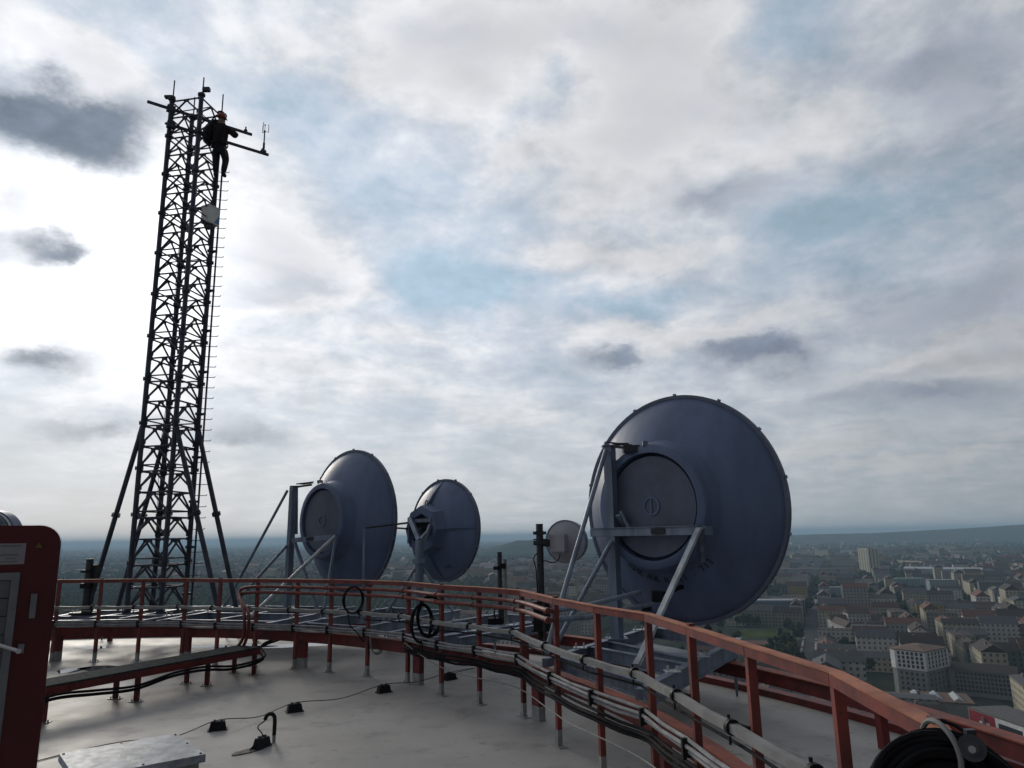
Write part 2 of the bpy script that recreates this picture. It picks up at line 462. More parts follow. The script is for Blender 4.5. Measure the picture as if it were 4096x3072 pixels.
def deck_mat():
    m = bpy.data.materials.new('deck_coating')
    m.use_nodes = True
    m.node_tree.nodes.clear()
    n = NT(m.node_tree)
    b = n.node('ShaderNodeBsdfPrincipled')
    o = n.node('ShaderNodeOutputMaterial')
    n.l.new(b.outputs[0], o.inputs[0])
    p = n.node('ShaderNodeTexCoord').outputs['Object']
    big = n.noise(p, .35, 6, .6)
    med = n.noise(p, 1.6, 6, .65)
    fine = n.noise(p, 22, 4, .6)
    sp = n.noise(p, 5.5, 3, .5)
    c = n.mix(n.sstep(big, .35, .65), (.32, .30, .28), (.40, .378, .355))
    c = n.mix(n.m('MULTIPLY', n.sstep(med, .50, .72), .5), c, (.17, .162, .155))
    c = n.mix(n.m('MULTIPLY', n.sstep(sp, .66, .73), .5), c, (.11, .10, .095))
    # damp, dirty rings round the puddles at the far left
    px, py, pz = n.xyz(p)[0:3]
    q = n.m('ADD', n.m('POWER', n.m('DIVIDE', n.m('SUBTRACT', px, -7.6), 3.6), 2.0), n.m('POWER', n.m('DIVIDE', n.m('SUBTRACT', py, 18.2), 1.3), 2.0))
    wet = n.m('MULTIPLY', n.m('EXPONENT', n.m('MULTIPLY', q, -1)), n.sstep(n.noise(p, 1.1, 5, .6), .38, .55))
    c = n.mix(n.m('MULTIPLY', wet, .75), c, (.07, .068, .062))
    # moss at the far right, by the rail foot
    q2 = n.m('ADD', n.m('POWER', n.m('DIVIDE', n.m('SUBTRACT', px, 2.6), .8), 2.0), n.m('POWER', n.m('DIVIDE', n.m('SUBTRACT', py, 8.2), 1.4), 2.0))
    moss = n.m('MULTIPLY', n.m('EXPONENT', n.m('MULTIPLY', q2, -1)), n.sstep(n.noise(p, 3.5, 6, .7), .48, .6))
    c = n.mix(n.m('MULTIPLY', moss, .8), c, (.045, .055, .04))
    n.l.new(c, b.inputs['Base Color'])
    r = n.m('ADD', n.m('MULTIPLY', med, .30), .40)
    r = n.m('ADD', r, n.m('MULTIPLY', wet, -.12), clamp=True)
    n.l.new(r, b.inputs['Roughness'])
    b.inputs['Specular IOR Level'].default_value = .2
    bm = n.node('ShaderNodeBump')
    bm.inputs['Strength'].default_value = .16
    bm.inputs['Distance'].default_value = .01
    n.l.new(n.m('ADD', fine, n.m('MULTIPLY', med, 2.0)), bm.inputs['Height'])
    n.l.new(bm.outputs[0], b.inputs['Normal'])
    return m
mb = MB()
N = 180
R_EDGE = 16.1
top = [pol(R_EDGE, 360 * i / N, 0) for i in range(N)]
mb.face(top)
for i in range(N):
    j = (i + 1) % N
    a, c = top[i], top[j]
    mb.face([a, a + Vector((0, 0, -30)), c + Vector((0, 0, -30)), c])
tag(mb.build('roof_deck', deck_mat(), None, 30), kind='structure')

m_water = bpy.data.materials.new('rain_water')
m_water.use_nodes = True
_b = m_water.node_tree.nodes['Principled BSDF']
_b.inputs['Base Color'].default_value = (.10, .10, .098, 1)
_b.inputs['Roughness'].default_value = .03
_b.inputs['Specular IOR Level'].default_value = .5
_b.inputs['IOR'].default_value = 1.36
def puddle(x, y, rx, ry, seed):
    c = Z(x, y, .004)
    rnd = random.Random(seed)
    ph = [rnd.uniform(0, 6.28) for _ in range(4)]
    mb = MB()
    pts = []
    for i in range(48):
        a = 2 * PI * i / 48
        k = 1 + .16 * math.sin(2 * a + ph[0]) + .12 * math.sin(3 * a + ph[1]) + .07 * math.sin(5 * a + ph[2])
        pts.append(c + Vector((math.cos(a) * rx * k, math.sin(a) * ry * k, 0)))
    mb.face(pts)
    tag(mb.build('puddle', m_water, None, 0), kind='structure')
for i, a in enumerate([(830, 2586, .5, .28), (1120, 2582, 1.15, .42), (370, 2590, .45, .22), (290, 2680, .28, .32), (440, 2672, .62, .34), (1010, 2587, .5, .2)]):
    puddle(*a, seed=i + 3)

# curb round the roof's edge
mb = MB()
ringmesh(mb, [(15.93, .001), (15.93, .10), (16.09, .11), (16.09, .001)], 0, 360, 240)
tag(mb.build('roof_curb', M_DKRED), 'low dark red curb running along the outer edge of the grey roof', 'curb')

# outer ring beam that keeps the platforms
t = thing('outer_ring_beam', pol(15.3, 20, 0), 'dark red ring beam on short posts just inside the roof edge, seen beyond the railing at right', 'beam')
mb = MB()
ringmesh(mb, [(15.20, .39), (15.20, .570), (15.32, .570), (15.32, .39)], -60, 200, 210)
mb.build('beam_web', M_DKRED, t)
mb = MB()
ringmesh(mb, [(15.16, .572), (15.16, .588), (15.36, .588), (15.36, .572)], -60, 200, 210)
mb.build('top_flange', M_ORANGE, t)
for k in range(12):
    a = 16.2 + 15.2 * (k - 1)
    mb = MB()
    M = Matrix.Translation(pol(15.27, a, 0)) @ Matrix.Rotation(rad(a), 4, 'Z')
    mb.box((0, 0, .195), (.10, .10, .387), M)
    c = mb.build('column', M_DKRED, t)

# inner ring beam carrying cables
t = thing('inner_ring_beam', pol(12.25, 45, 0), 'dark red curved beam on wide columns behind the railing posts', 'beam')
mb = MB()
ringmesh(mb, [(12.10, .50), (12.10, .70), (12.19, .70), (12.19, .50)], -40, 130, 170)
mb.build('beam_web', M_DKRED, t)
mb = MB()
ringmesh(mb, [(12.06, .702), (12.06, .72), (12.21, .72), (12.21, .702)], -40, 130, 170)
mb.build('top_flange', M_ORANGE, t)
for a in (106, 90.5, 75.8, 61, 45.4, 29.3, 14, -1.3, -16):
    M = Matrix.Translation(pol(12.15, a, 0)) @ Matrix.Rotation(rad(a), 4, 'Z')
    mb = MB()
    mb.box((0, 0, .345), (.10, .20, .306), M)
    mb.box((0, 0, .495), (.13, .24, .006), M)
    c = mb.build('column', M_DKRED, t)
    mb = MB()
    mb.box((0, 0, .096), (.104, .204, .19), M)
    mb.build('grey_foot', M_FOOT, c)

# ------------------------------------------------------------------ railing
RAIL_Z = 1.76
R_RAIL = 11.85
TOPS = [(237, 2320.5), (404, 2318.5), (571, 2317), (744, 2315), (879, 2317), (1028, 2317), (1187.5, 2318), (1323, 2320), (1471, 2323), (1629, 2329), (1760, 2342), (1908, 2350), (2078, 2363), (2211, 2395), (2375, 2426), (2577, 2457), (2746, 2509), (2977, 2583), (3317, 2691), (3709, 2900)]
POSTS = []
for (x, y) in TOPS:
    q = Z(x, y, RAIL_Z)
    v = q - RC
    a = math.atan2(v.y, v.x)
    R = math.hypot(v.x, v.y)
    R = R_RAIL + (R - R_RAIL) * 1.0
    POSTS.append(RC + Vector((R * math.cos(a), R * math.sin(a), 0)))
first = math.degrees(math.atan2(POSTS[0].y - RC.y, POSTS[0].x - RC.x))
for k in range(1, 4):
    POSTS.insert(0, pol(R_RAIL + .03, first + 4.9 * k, 0))
lastd = POSTS[-1] - RC
la = math.degrees(math.atan2(lastd.y, lastd.x))
for k in range(1, 4):
    POSTS.append(pol(R_RAIL + .1, la - 5.0 * k, 0))
NP = len(POSTS)
def offs(i, dr, z):
    p = POSTS[i]
    d = (p - RC).normalized()
    return Vector((p.x, p.y, z)) + d * dr
def face_in(i):
    d = (POSTS[i] - RC).normalized()
    return Matrix.Translation(POSTS[i]) @ Matrix.Rotation(math.atan2(d.y, d.x), 4, 'Z')
rail = thing('guard_rail', POSTS[NP // 2], 'long red steel guard rail curving round the roof on square posts', 'railing')
mb = MB()
for i in range(NP - 1):               # an angle section: upright leg and flat leg
    a, b = offs(i, 0, RAIL_Z - .036), offs(i + 1, 0, RAIL_Z - .036)
    d = (b - a).normalized() * .004
    mb.bar(a + d, b - d, .012, .066)
mb.build('rail_upright', M_RED, rail)
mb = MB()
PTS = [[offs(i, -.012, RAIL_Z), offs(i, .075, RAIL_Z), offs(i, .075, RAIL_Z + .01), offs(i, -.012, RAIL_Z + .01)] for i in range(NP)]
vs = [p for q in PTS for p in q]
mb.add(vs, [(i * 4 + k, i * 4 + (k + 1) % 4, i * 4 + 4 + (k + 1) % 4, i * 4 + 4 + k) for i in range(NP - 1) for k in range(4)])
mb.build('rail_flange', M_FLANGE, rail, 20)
for i in range(NP):
    M = face_in(i)
    mb = MB()
    hw = .062
    mb.box((.036, 0, .97), (hw, hw, 1.55), M)
    if i % 3 == 1:
        mb.box((.036, 0, RAIL_Z + .022), (.05, .06, .02), M)
    p = mb.build('post', M_RED, rail)
    mb = MB()
    mb.box((.036, 0, .1), (hw + .001, hw + .001, .19), M)
    mb.build('bare_foot', M_FOOT, p)
    mb = MB()
    mb.box((.036, 0, .005), (.12, .24, .01), M)
    for sx in (-.085, .085):
        mb.tube([M @ Vector((.036, sx, .01)), M @ Vector((.036, sx, .045))], .011, 6)
    mb.build('base_plate', M_FOOT, p)

# elliptical waveguide clipped along the inside of the posts
PIPE_Z = [1.17] * NP
for i in range(NP):
    PIPE_Z[i] = 1.17 + .035 * max(0, (i - 14) / 6)
wg = thing('waveguide_pipe', offs(NP // 2, -.1, 1.17), 'thick pale grey pipe clamped along the inside of the red posts below the top rail', 'pipe')
pts = []
for i in range(NP):
    pts.append(offs(i, -.10, PIPE_Z[i]))
    if i < NP - 1:
        pts.append((offs(i, -.10, PIPE_Z[i]) + offs(i + 1, -.10, PIPE_Z[i + 1])) / 2 + Vector((0, 0, -.012)))
mb = MB()
mb.tube(pts, .043, 4, ph=PI / 4)
pm = mb.build('pipe', M_PIPE, wg, 30)
for i in range(NP):
    p = offs(i, -.10, PIPE_Z[i])
    d = (offs(min(i + 1, NP - 1), -.1, 0) - offs(max(i - 1, 0), -.1, 0)).normalized()
    p = p - d * .075
    mb = MB()
    mb.tube([p - d * .022, p + d * .022], .056, 14)
    rr = (POSTS[i] - RC).normalized()
    mb.bar(p + rr * .05, p + rr * .05 + d * .1 + rr * .03, .02, .05)
    mb.tube([p - rr * .02 + Vector((0, 0, -.06)), p - rr * .02 + Vector((0, 0, -.115))], .01, 6)
    mb.tube([p - rr * .02 + Vector((0, 0, .06)), p - rr * .02 + Vector((0, 0, .085))], .012, 6)
    mb.build('clamp', M_BLACK, wg)
mb = MB()
mb.tube([offs(i, -.075, PIPE_Z[i] - .105 - (.02 if i % 2 else 0)) for i in range(11, NP)], .012, 6)
tag(mb.build('black_cable', M_CABLE), 'thin black cable running just under the thick grey pipe on the right', 'cable')
mb = MB()
mb.tube([offs(i, -.07, PIPE_Z[i] - .085 + (.02 if i % 2 else 0)) for i in range(0, 5)], .012, 6)
tag(mb.build('thin_cable', M_PIPE), 'thin grey cable just under the thick grey pipe at far left', 'cable')

# white cables along the beam
for k, (dr, z, lab) in enumerate([(-.06, .86, 'topmost of the white sheathed cables tied along the ring beam'),
                                  (-.085, .815, 'middle white sheathed cable of the row tied along the ring beam'),
                                  (-.06, .77, 'lowest white sheathed cable of the row tied along the ring beam')]):
    mb = MB()
    pts = []
    for i in range(NP):
        pts.append(offs(i, dr, z + .02 * max(0, (i - 15) / 6)))
        if i < NP - 1:
            sag = .012 * math.sin(i * 2.3 + k * 1.7)
            pts.append((offs(i, dr, z + .02 * max(0, (i - 15) / 6)) + offs(i + 1, dr, z + .02 * max(0, (i - 14) / 6))) / 2 + Vector((0, 0, -.01 + sag)))
    mb.tube(pts, .018, 8)
    c = mb.build('white_cable', M_WHITE)
    tag(c, lab, 'cable', 'white cables along the ring beam')
    if k == 1:
        for i in range(NP):
            M = face_in(i)
            b = MB()
            b.box((-.075, -.03, .812), (.085, .04, .15), M)
            b.box((-.10, -.03, .745), (.03, .03, .05), M)
            b.build('cable_clip', M_BLACK, c)
# dark cable bundle on the beam's inner face
for k, (dr, z, r, lab) in enumerate([(-.03, .67, .017, 'upper black cable slung below the white cables on the ring beam'),
                                     (-.045, .625, .022, 'middle black cable of the three slung along the inside of the ring beam'),
                                     (-.03, .575, .02, 'lowest black cable slung along the inside of the ring beam')]):
    mb = MB()
    pts = []
    for i in range(12, NP):
        pts.append(offs(i, dr, z + .008 * math.sin(i * 1.3 + k)))
        if i < NP - 1:
            pts.append((offs(i, dr, z) + offs(i + 1, dr, z)) / 2 + Vector((0, 0, -.012 - .006 * k + .008 * math.sin(i * 2.1 + k * 2))))
    mb.tube(bez(pts, 3), r, 6)
    tag(mb.build('black_cable', M_CABLE), lab, 'cable', 'black cables slung on the ring beam')
# pale loose wire below the beam
mb = MB()
pts = [offs(12, -.05, .70), (offs(12, -.05, .58) + offs(13, -.05, .58)) / 2, offs(13, -.08, .50), (offs(13, -.08, .43) + offs(14, -.08, .43)) / 2, offs(14, -.08, .41), offs(15, -.09, .42), offs(16, -.09, .44), (offs(16, -.09, .41) + offs(17, -.09, .41)) / 2, offs(17, -.1, .44), offs(18, -.1, .42), offs(19, -.1, .45)]
mb.tube(bez(pts, 5), .008, 6)
tag(mb.build('pale_wire', M_PIPE), 'thin pale wire hanging loose below the ring beam', 'wire')

# two red conduits rising from the walkway and bending along the rail
for k, (zz, lab) in enumerate([(1.61, 'upper red tube of the pair bending up from the walkway under the rail'), (1.495, 'lower red tube of the pair bending up from the walkway under the rail')]):
    i0 = 8
    start = Z(948 + 22 * k, 2594, .45)
    low = Z(975 + 14 * k, 2540, .72)
    up1 = Z(976 + 18 * k, 2450, 1.16)
    bend = offs(i0, -.08, zz) * .62 + offs(i0 - 1, -.08, zz) * .38
    bend.z = zz - .10 + .02 * k
    pts = [start, low, up1, bend] + [offs(i, -.055, zz) for i in range(i0, 17)]
    t = thing('red_conduit', offs(12, -.06, zz), lab, 'tube', 'red tubes on the railing')
    mb = MB()
    mb.tube(bez(pts, 8), .032, 10)
    mb.build('tube', M_RED, t)
    for i in range(i0 + 1, 17):
        M = face_in(i)
        d = Vector((-.055, .05, zz))
        b = MB()
        b.tube([M @ (d + Vector((0, -.02, 0))), M @ (d + Vector((0, .02, 0)))], .043, 10)
        b.box((-.02, .05, zz), (.05, .03, .05), M)
        b.build('clip', M_RED, t)
    # blue-grey flexible end crossing to the big dish
    e = offs(16, -.055, zz)
    mb = MB()
    tgt = Y(2560 + 50 * k, 2396 - 28 * (1 - k) + 20 * k, 11.75)
    mid = e * .55 + tgt * .45 + Vector((-.1, 0, -.05))
    mb.tube(bez([offs(15, -.055, zz) * .02 + e * .98, e + (tgt - e) * .2 + Vector((0, 0, -.02)), mid, tgt], 8), .034, 10)
    mb.build('flexible_end', M_GALV, t)

# coils of cable hung on the rail
def coil(name, c, R, strands, th, tilt, lab, r=.012, mt=M_CABLE, asp=1.15, az=0, loc=None):
    t = thing(name, c, lab, 'cable coil')
    rnd = random.Random(int(R * 1000) + strands)
    mb = MB()
    Mr = Matrix.Translation(c) @ Matrix.Rotation(az, 4, 'Z') @ Matrix.Rotation(tilt, 4, 'Y')
    for k in range(strands):
        a = rnd.uniform(0, 6.28)
        q = rnd.uniform(0, 1) ** .5
        ox, oz = math.cos(a) * th * q, math.sin(a) * th * q
        pts = []
        p1, p2 = rnd.uniform(0, 6.28), rnd.uniform(0, 6.28)
        for i in range(40):
            b = 2 * PI * i / 40
            rr = R + ox + .008 * math.sin(2 * b + p1)
            pts.append(Mr @ Vector((rr * math.cos(b), oz + .006 * math.sin(3 * b + p2), rr * asp * math.sin(b))))
        mb.tube(pts, r, 6, closed=True)
    mb.build('cable_loops', mt, t)
    return t, Mr
c = Y(1686, 2494, (POSTS[12].y + POSTS[13].y) / 2 - .2)
t, M = coil('cable_coil', c, .25, 6, .022, 0, 'black cable coil hanging in front on the railing, nearer of two overlapping rings', az=rad(52), asp=1.3)
b = MB()
for s in (-.02, .02):
    b.tube([M @ Vector((s, 0, -.33)), M @ Vector((s * 2, .02, -.42)), M @ Vector((s * 2.5, .0, -.50))], .008, 6)
b.build('loose_end', M_CABLE, t)
c = Y(1719, 2465, (POSTS[12].y + POSTS[13].y) / 2)
t, M = coil('cable_coil', c, .27, 5, .024, 0, 'black cable coil hanging behind the front ring on the railing, rear of two overlapping rings', az=rad(44), asp=1.25)
c = Y(1413, 2400, POSTS[11].y - .1)
t, M = coil('cable_coil', c, .18, 4, .014, 0, 'small black cable coil hanging on the red tubes in front of the left big dish', az=rad(15), asp=1.35)
b = MB()
b.tube(bez([M @ Vector((-.1, 0, -.2)), M @ Vector((-.05, 0, -.45)), M @ Vector((.1, .02, -.62)), M @ Vector((.22, .05, -.78))], 6), .011, 6)
b.build('loose_end', M_CABLE, t)
# pale drooping loop
pts = [Y(1478, 2548, POSTS[11].y - .12), Y(1482, 2585, POSTS[11].y - .15), Y(1492, 2606, POSTS[11].y - .16), Y(1507, 2610, POSTS[11].y - .15), Y(1522, 2598, POSTS[11].y - .12), Y(1529, 2570, POSTS[11].y - .1), Y(1533, 2552, POSTS[11].y - .08)]
t = thing('pale_cable_loop', pts[0], 'pale beige cable loop drooping from the white cables below the rail', 'cable')
for k in range(3):
    b = MB()
    b.tube(bez([p + Vector((.012 * k, .01 * k, -.018 * k)) for p in pts], 6), .010, 6)
    b.build('strand', M_WHITE, t)
# fat coil at the near right end of the rail
c = Y(3800, 3242, 2.55)
t, M = coil('cable_coil', c, .172, 34, .058, rad(6), 'fat coil of thick black cable tied to the rail end at lower right', r=.0125, az=rad(-28), asp=1.05)
b = MB()
ac = rad(97)
pc = Vector((.172 * math.cos(ac), 0, .18 * math.sin(ac)))
rd = Vector((math.cos(ac), 0, math.sin(ac)))
b.tube([M @ (pc + rd * math.cos(q) * .082 + Vector((-.62, .78, .1)) * math.sin(q) * .082) for q in [2 * PI * i / 24 for i in range(24)]], .009, 8, closed=True)
b.build('white_tie', M_PIPE, t)
b = MB()
b.tube(bez([M @ Vector((-.02, .02, .265)), M @ Vector((.03, 0, .255)), M @ Vector((.07, -.03, .22)), M @ Vector((.09, -.06, .17))], 6), .006, 6)
b.build('tie_tail', M_CABLE, t)
c = Y(3888, 2992, 2.48)
t = thing('rail_clamp', c, 'round dark clamp with a pale bolt on the rail beside the fat cable coil', 'clamp')
b = MB()
fd = (Vector((0, 0, 2.55)) - c).normalized()
rt_ = fd.cross(Vector((0, 0, 1))).normalized()
b.tube([c - fd * .03, c + fd * .03], .040, 16)
b.tube([c + fd * .03, c + fd * .05], .022, 10)
b.bar(c + Vector((0, 0, .035)), c + Vector((0, 0, .055)), .02, .03)
b.build('clamp_body', M_POLE, t)
b = MB()
b.tube([c + fd * .0505 - Vector((0, 0, .004)), c + fd * .056 - Vector((0, 0, .004))], .011, 10)
b.build('bolt', M_SIGN, t)

# ------------------------------------------------------------------ walkway
A = Vector((-6.95, 12.0, 0))
B = Vector((-5.32, 15.15, 0))
wd = (B - A).normalized()
A2 = A - wd * 3.2
wn = Vector((wd.y, -wd.x, 0))
wk = thing('walkway', A, 'dark grating gangway with red side beams on short legs across the roof', 'walkway')
mb = MB()
mb.bar(A2 + Vector((0, 0, .50)), B + Vector((0, 0, .50)), .62, .03)
g = mb.build('grating', M_GRATE, wk)
for s in (-1, 1):
    mb = MB()
    mb.bar(A2 + wn * s * .29 + Vector((0, 0, .43)), B + wn * s * .29 + Vector((0, 0, .43)), .05, .106)
    mb.build('side_beam', M_DKRED, wk)
for d in (-2.2, -.55, .95, 2.35, 3.45):
    for s in (-1, 1):
        q = A + wd * d + wn * s * .27
        mb = MB()
        mb.bar(q + Vector((0, 0, .012)), q + Vector((0, 0, .375)), .07, .07, (1, 0, 0))
        l = mb.build('leg', M_DKRED, wk)
        mb = MB()
        mb.box(q + Vector((0, 0, .006)), (.2, .12, .01))
        for sx in (-.075, .075):
            mb.tube([q + Vector((sx, 0, .011)), q + Vector((sx, 0, .04))], .012, 6)
        mb.build('foot_plate', M_FOOT, l)
mb = MB()
pts = [A2 + wn * .36 + Vector((0, 0, .30))]
L = (B - A2).length
for k in range(1, 11):
    pts.append(A2 + wd * L * k / 10 + wn * (.36 + .03 * math.sin(k * 2)) + Vector((0, 0, .27 + .06 * math.sin(k * 1.9))))
pts.append(pol(12.0, 65.5, .40))
pts.append(pol(14.0, 66, .52))
mb.tube(bez(pts, 6), .024, 8)
tag(mb.build('black_cable', M_CABLE), 'thick black cable slung along the near side of the gangway', 'cable')
mb = MB()
mb.tube(bez([p + wn * .05 + Vector((0, 0, .06)) for p in pts], 6), .02, 8)
tag(mb.build('black_cable', M_CABLE), 'thinner black cable beside the gangway, above the thick one', 'cable')

# ------------------------------------------------------------------ lightning wire on rubber blocks
BL = [(870, 2920, 'black rubber block on the roof holding the wire, nearest the silver hatch'),
      (1178, 2847, 'black rubber wire block on the roof, second from the silver hatch'),
      (1535, 2770, 'black rubber wire block on the roof, third from the silver hatch'),
      (1800, 2718, 'black rubber wire block on the roof, nearest the railing posts'),
      (2133, 2697, 'black rubber block on the roof beyond the railing, beside the steel platform')]
def block(x, y, lab, sc=1.0, rz=0, at_=None):
    c = at_ or Z(x, y, 0)
    t = thing('rubber_block', c, lab, 'rubber block', 'rubber blocks on the roof')
    M = Matrix.Translation(c) @ Matrix.Rotation(rad(rz), 4, 'Z') @ Matrix.Scale(sc, 4)
    mb = MB()
    w, d, h = .13, .075, .115
    vs = [(-w, -d, .001), (w, -d, .001), (w, d, .001), (-w, d, .001), (-w, -d, .015), (w, -d, .015), (w, d, .015), (-w, d, .015),
          (-w * .86, -d * .8, .016), (w * .86, -d * .8, .016), (w * .86, d * .8, .016), (-w * .86, d * .8, .016), (-w * .7, -d * .62, h), (w * .7, -d * .62, h), (w * .7, d * .62, h), (-w * .7, d * .62, h)]
    fs = [(3, 2, 1, 0)]
    for a in (0, 4, 8):
        fs += [(a + k, a + (k + 1) % 4, a + 4 + (k + 1) % 4, a + 4 + k) for k in range(4)]
    fs.append((12, 13, 14, 15))
    mb.add(vs, fs, M)
    mb.build('block', M_BLACK, t, 0)
    mb = MB()
    for sx in (-.045, .045):
        mb.box((sx, 0, h + .012), (.03, .045, .026), M)
    mb.build('wire_holder', M_POLE, t)
    return c
bc = []
for i, (x, y, lab) in enumerate(BL):
    bc.append(block(x, y, lab, 1.0 if i < 4 else .8, rz=20 + 8 * i))
mb = MB()
Hh = Vector((0, 0, .128))
w0 = [Z(150, 3042, .01), Z(330, 2998, .008), Z(500, 2965, .02), Z(700, 2945, .02)]
pts = w0 + [bc[0] + Hh, bc[0] * .5 + bc[1] * .5 + Vector((0, 0, .05)), bc[1] + Hh, bc[1] * .5 + bc[2] * .5 + Vector((0, 0, .05)), bc[2] + Hh, bc[2] * .5 + bc[3] * .5 + Vector((0, 0, .07)), bc[3] + Hh, Z(1902, 2672, .03), pol(12.9, 46, .05)]
mb.tube(bez(pts, 8), .0075, 6)
tag(mb.build('conductor_wire', M_EARTH), 'thin dark wire running across the roof over the rubber blocks', 'wire')
# hooked vent pipe, its block and rubber mat
p = Z(1095, 2970, 0)
t = thing('vent_pipe', p, 'small black hooked pipe standing on the grey roof', 'pipe')
mb = MB()
mb.tube(bez([p + Vector((0, 0, .09)), p + Vector((0, 0, .27)), p + Vector((-.02, 0, .33)), p + Vector((-.06, -.01, .35)), p + Vector((-.10, -.02, .33)), p + Vector((-.12, -.02, .28))], 6), .025, 10)
mb.build('hook', M_BLACK, t)
mb = MB()
mb.tube([p + Vector((0, 0, .001)), p + Vector((0, 0, .09))], .022, 10)
mb.build('stub', M_FOOT, t)
b2 = block(0, 0, 'tall black rubber block on the dark mat by the hooked pipe', .95, 70, at_=Z(1047, 2986, 0.008))
mb = MB()
mb.tube(bez([p + Vector((-.12, -.02, .27)), p + Vector((-.2, -.05, .2)), b2 + Vector((0, 0, .13)), b2 + Vector((-.08, -.07, .03)), Z(1000, 2998, .02)], 6), .008, 6)
tag(mb.build('black_cable', M_CABLE), 'short black cable from the hooked pipe over its block', 'cable')
mc = Z(1010, 2998, .004)
mb = MB()
e = (Z(1055, 2984, .004) - Z(970, 3010, .004)).normalized()
e2 = Vector((-e.y, e.x, 0))
top = [mc + e * (.30 * math.cos(a)) + e2 * (.085 * math.sin(a) * (1 + .2 * math.sin(3 * a))) for a in [2 * PI * i / 22 for i in range(22)]]
mb.face([q + Vector((0, 0, .006)) for q in top])
for i in range(22):
    mb.face([top[i], top[(i + 1) % 22], top[(i + 1) % 22] + Vector((0, 0, .006)), top[i] + Vector((0, 0, .006))])
tag(mb.build('rubber_mat', M_BLACK, None, 0), 'flat black rubber pad on the roof under the tall block', 'mat')

# ------------------------------------------------------------------ silver hatch
h0, h1, h2 = Z(235, 3013, .30), Z(708, 2933, .30), Z(810, 3036, .30)
ex = (h1 - h0).normalized()
ey = (h2 - h1)
ey = (ey - ex * ey.dot(ex)).normalized()
Lx, Ly = (h1 - h0).length, 1.15
hc = h0 + ex * Lx / 2 + ey * Ly / 2
t = thing('roof_hatch', Vector((hc.x, hc.y, 0)), 'wet silver sheet metal hatch lid at the bottom left of the roof', 'hatch')
Mh = Matrix.Translation(Vector((hc.x, hc.y, 0))) @ Matrix.Rotation(math.atan2(ex.y, ex.x), 4, 'Z')
mb = MB()
nx, ny = 14, 10
grid = {}
for i in range(nx + 1):
    for j in range(ny + 1):
        u, v = i / nx - .5, j / ny - .5
        z = .30 + .018 * (1 - 4 * u * u) * (1 - 4 * v * v) + .004 * math.sin(i * 1.7 + j) * (1 if 0 < i < nx and 0 < j < ny else 0)
        mb.v.append(Mh @ Vector((u * Lx, v * Ly, z)))
for i in range(nx):
    for j in range(ny):
        a = i * (ny + 1) + j
        mb.f.append([a, a + ny + 1, a + ny + 2, a + 1]); mb.c.append(None); mb.uv.append(None)
q = len(mb.v)
for (u, v) in ((-.5, -.5), (.5, -.5), (.5, .5), (-.5, .5)):
    for z in (.30, .22):
        mb.v.append(Mh @ Vector((u * Lx, v * Ly, z)))
for k in range(4):
    a, b_ = q + 2 * k, q + 2 * ((k + 1) % 4)
    mb.f.append([a, a + 1, b_ + 1, b_]); mb.c.append(None); mb.uv.append(None)
mb.f.append([q + 7, q + 5, q + 3, q + 1]); mb.c.append(None); mb.uv.append(None)
lid = mb.build('lid', M_ALU, t, 40)
mb = MB()
mb.box((0, 0, .109), (Lx - .1, Ly - .1, .215), Mh)
mb.build('curb_frame', M_FOOT, t)
mb = MB()
for (u, v) in ((-.47, -.45), (.47, -.45), (.47, .44), (-.47, .44), (0, .46), (0, -.46), (.47, 0)):
    mb.tube([Mh @ Vector((u * Lx, v * Ly, .30)), Mh @ Vector((u * Lx, v * Ly, .312))], .013, 8)
mb.build('rivets', M_POLE, lid)

# ------------------------------------------------------------------ red door at far left
dc = Y(240, 2105, 4.4)
DT = EYE.z + (Y(200, 2102, 4.4).z - EYE.z)
r_edge = Y(246, 2160, 4.4)
wdir = Vector((math.cos(rad(33)), math.sin(rad(33)), 0))
dn = Vector((wdir.y, -wdir.x, 0))
Wd, Hd = .95, DT - .06
Md = Matrix.Translation(Vector((r_edge.x, r_edge.y, .06)) - wdir * Wd) @ Matrix((wdir, -dn, Vector((0, 0, 1)))).transposed().to_4x4()
# local: x along the leaf to the right, y away from camera, z up
t = thing('steel_door', Vector((r_edge.x, r_edge.y, 0)) - wdir * Wd, 'dark red open steel door with grey slatted panel and pale notice', 'door')
R = .115
outline = [(0, 0), (Wd, 0)] + [(Wd - R + R * math.cos(a), Hd - R + R * math.sin(a)) for a in [PI / 2 * i / 10 for i in range(11)]] + [(0, Hd)]
mb = MB()
n = len(outline)
for yy in (0, .045):
    mb.v += [Md @ Vector((x, yy, z)) for x, z in outline]
mb.f.append(list(range(n - 1, -1, -1))[::-1]); mb.f.append(list(range(2 * n - 1, n - 1, -1)))
for i in range(n):
    j = (i + 1) % n
    mb.f.append([j, i, i + n, j + n])
mb.c += [None] * len(mb.f); mb.uv += [None] * len(mb.f)
mb.build('door_leaf', M_DOOR, t, 30)
mb = MB()
edge = [(Wd + .004, 0)] + [(Wd - R + (R + .004) * math.cos(a), Hd - R + (R + .004) * math.sin(a)) for a in [PI / 2 * i / 10 for i in range(11)]] + [(0, Hd + .004)]
for (x, z), (x2, z2) in zip(edge, edge[1:]):
    mb.face([Md @ Vector((x, .004, z)), Md @ Vector((x2, .004, z2)), Md @ Vector((x2, .041, z2)), Md @ Vector((x, .041, z))])
mb.build('edge_strip', M_GALVL, t)
def dpt(x, z, y=-.003):
    return Md @ Vector((x, y, z))
gx = Wd - .205
gz = Hd - .265
mb = MB()
mb.bar(dpt(gx, gz), dpt(gx, .1), .04, .03, dn)
mb.bar(dpt(gx - .02, gz - .02, -.004), dpt(.05, gz - .02, -.004), .032, .04, Vector((0, 0, 1)))
fr = mb.build('grey_frame', M_FRAME, t)
mb = MB()
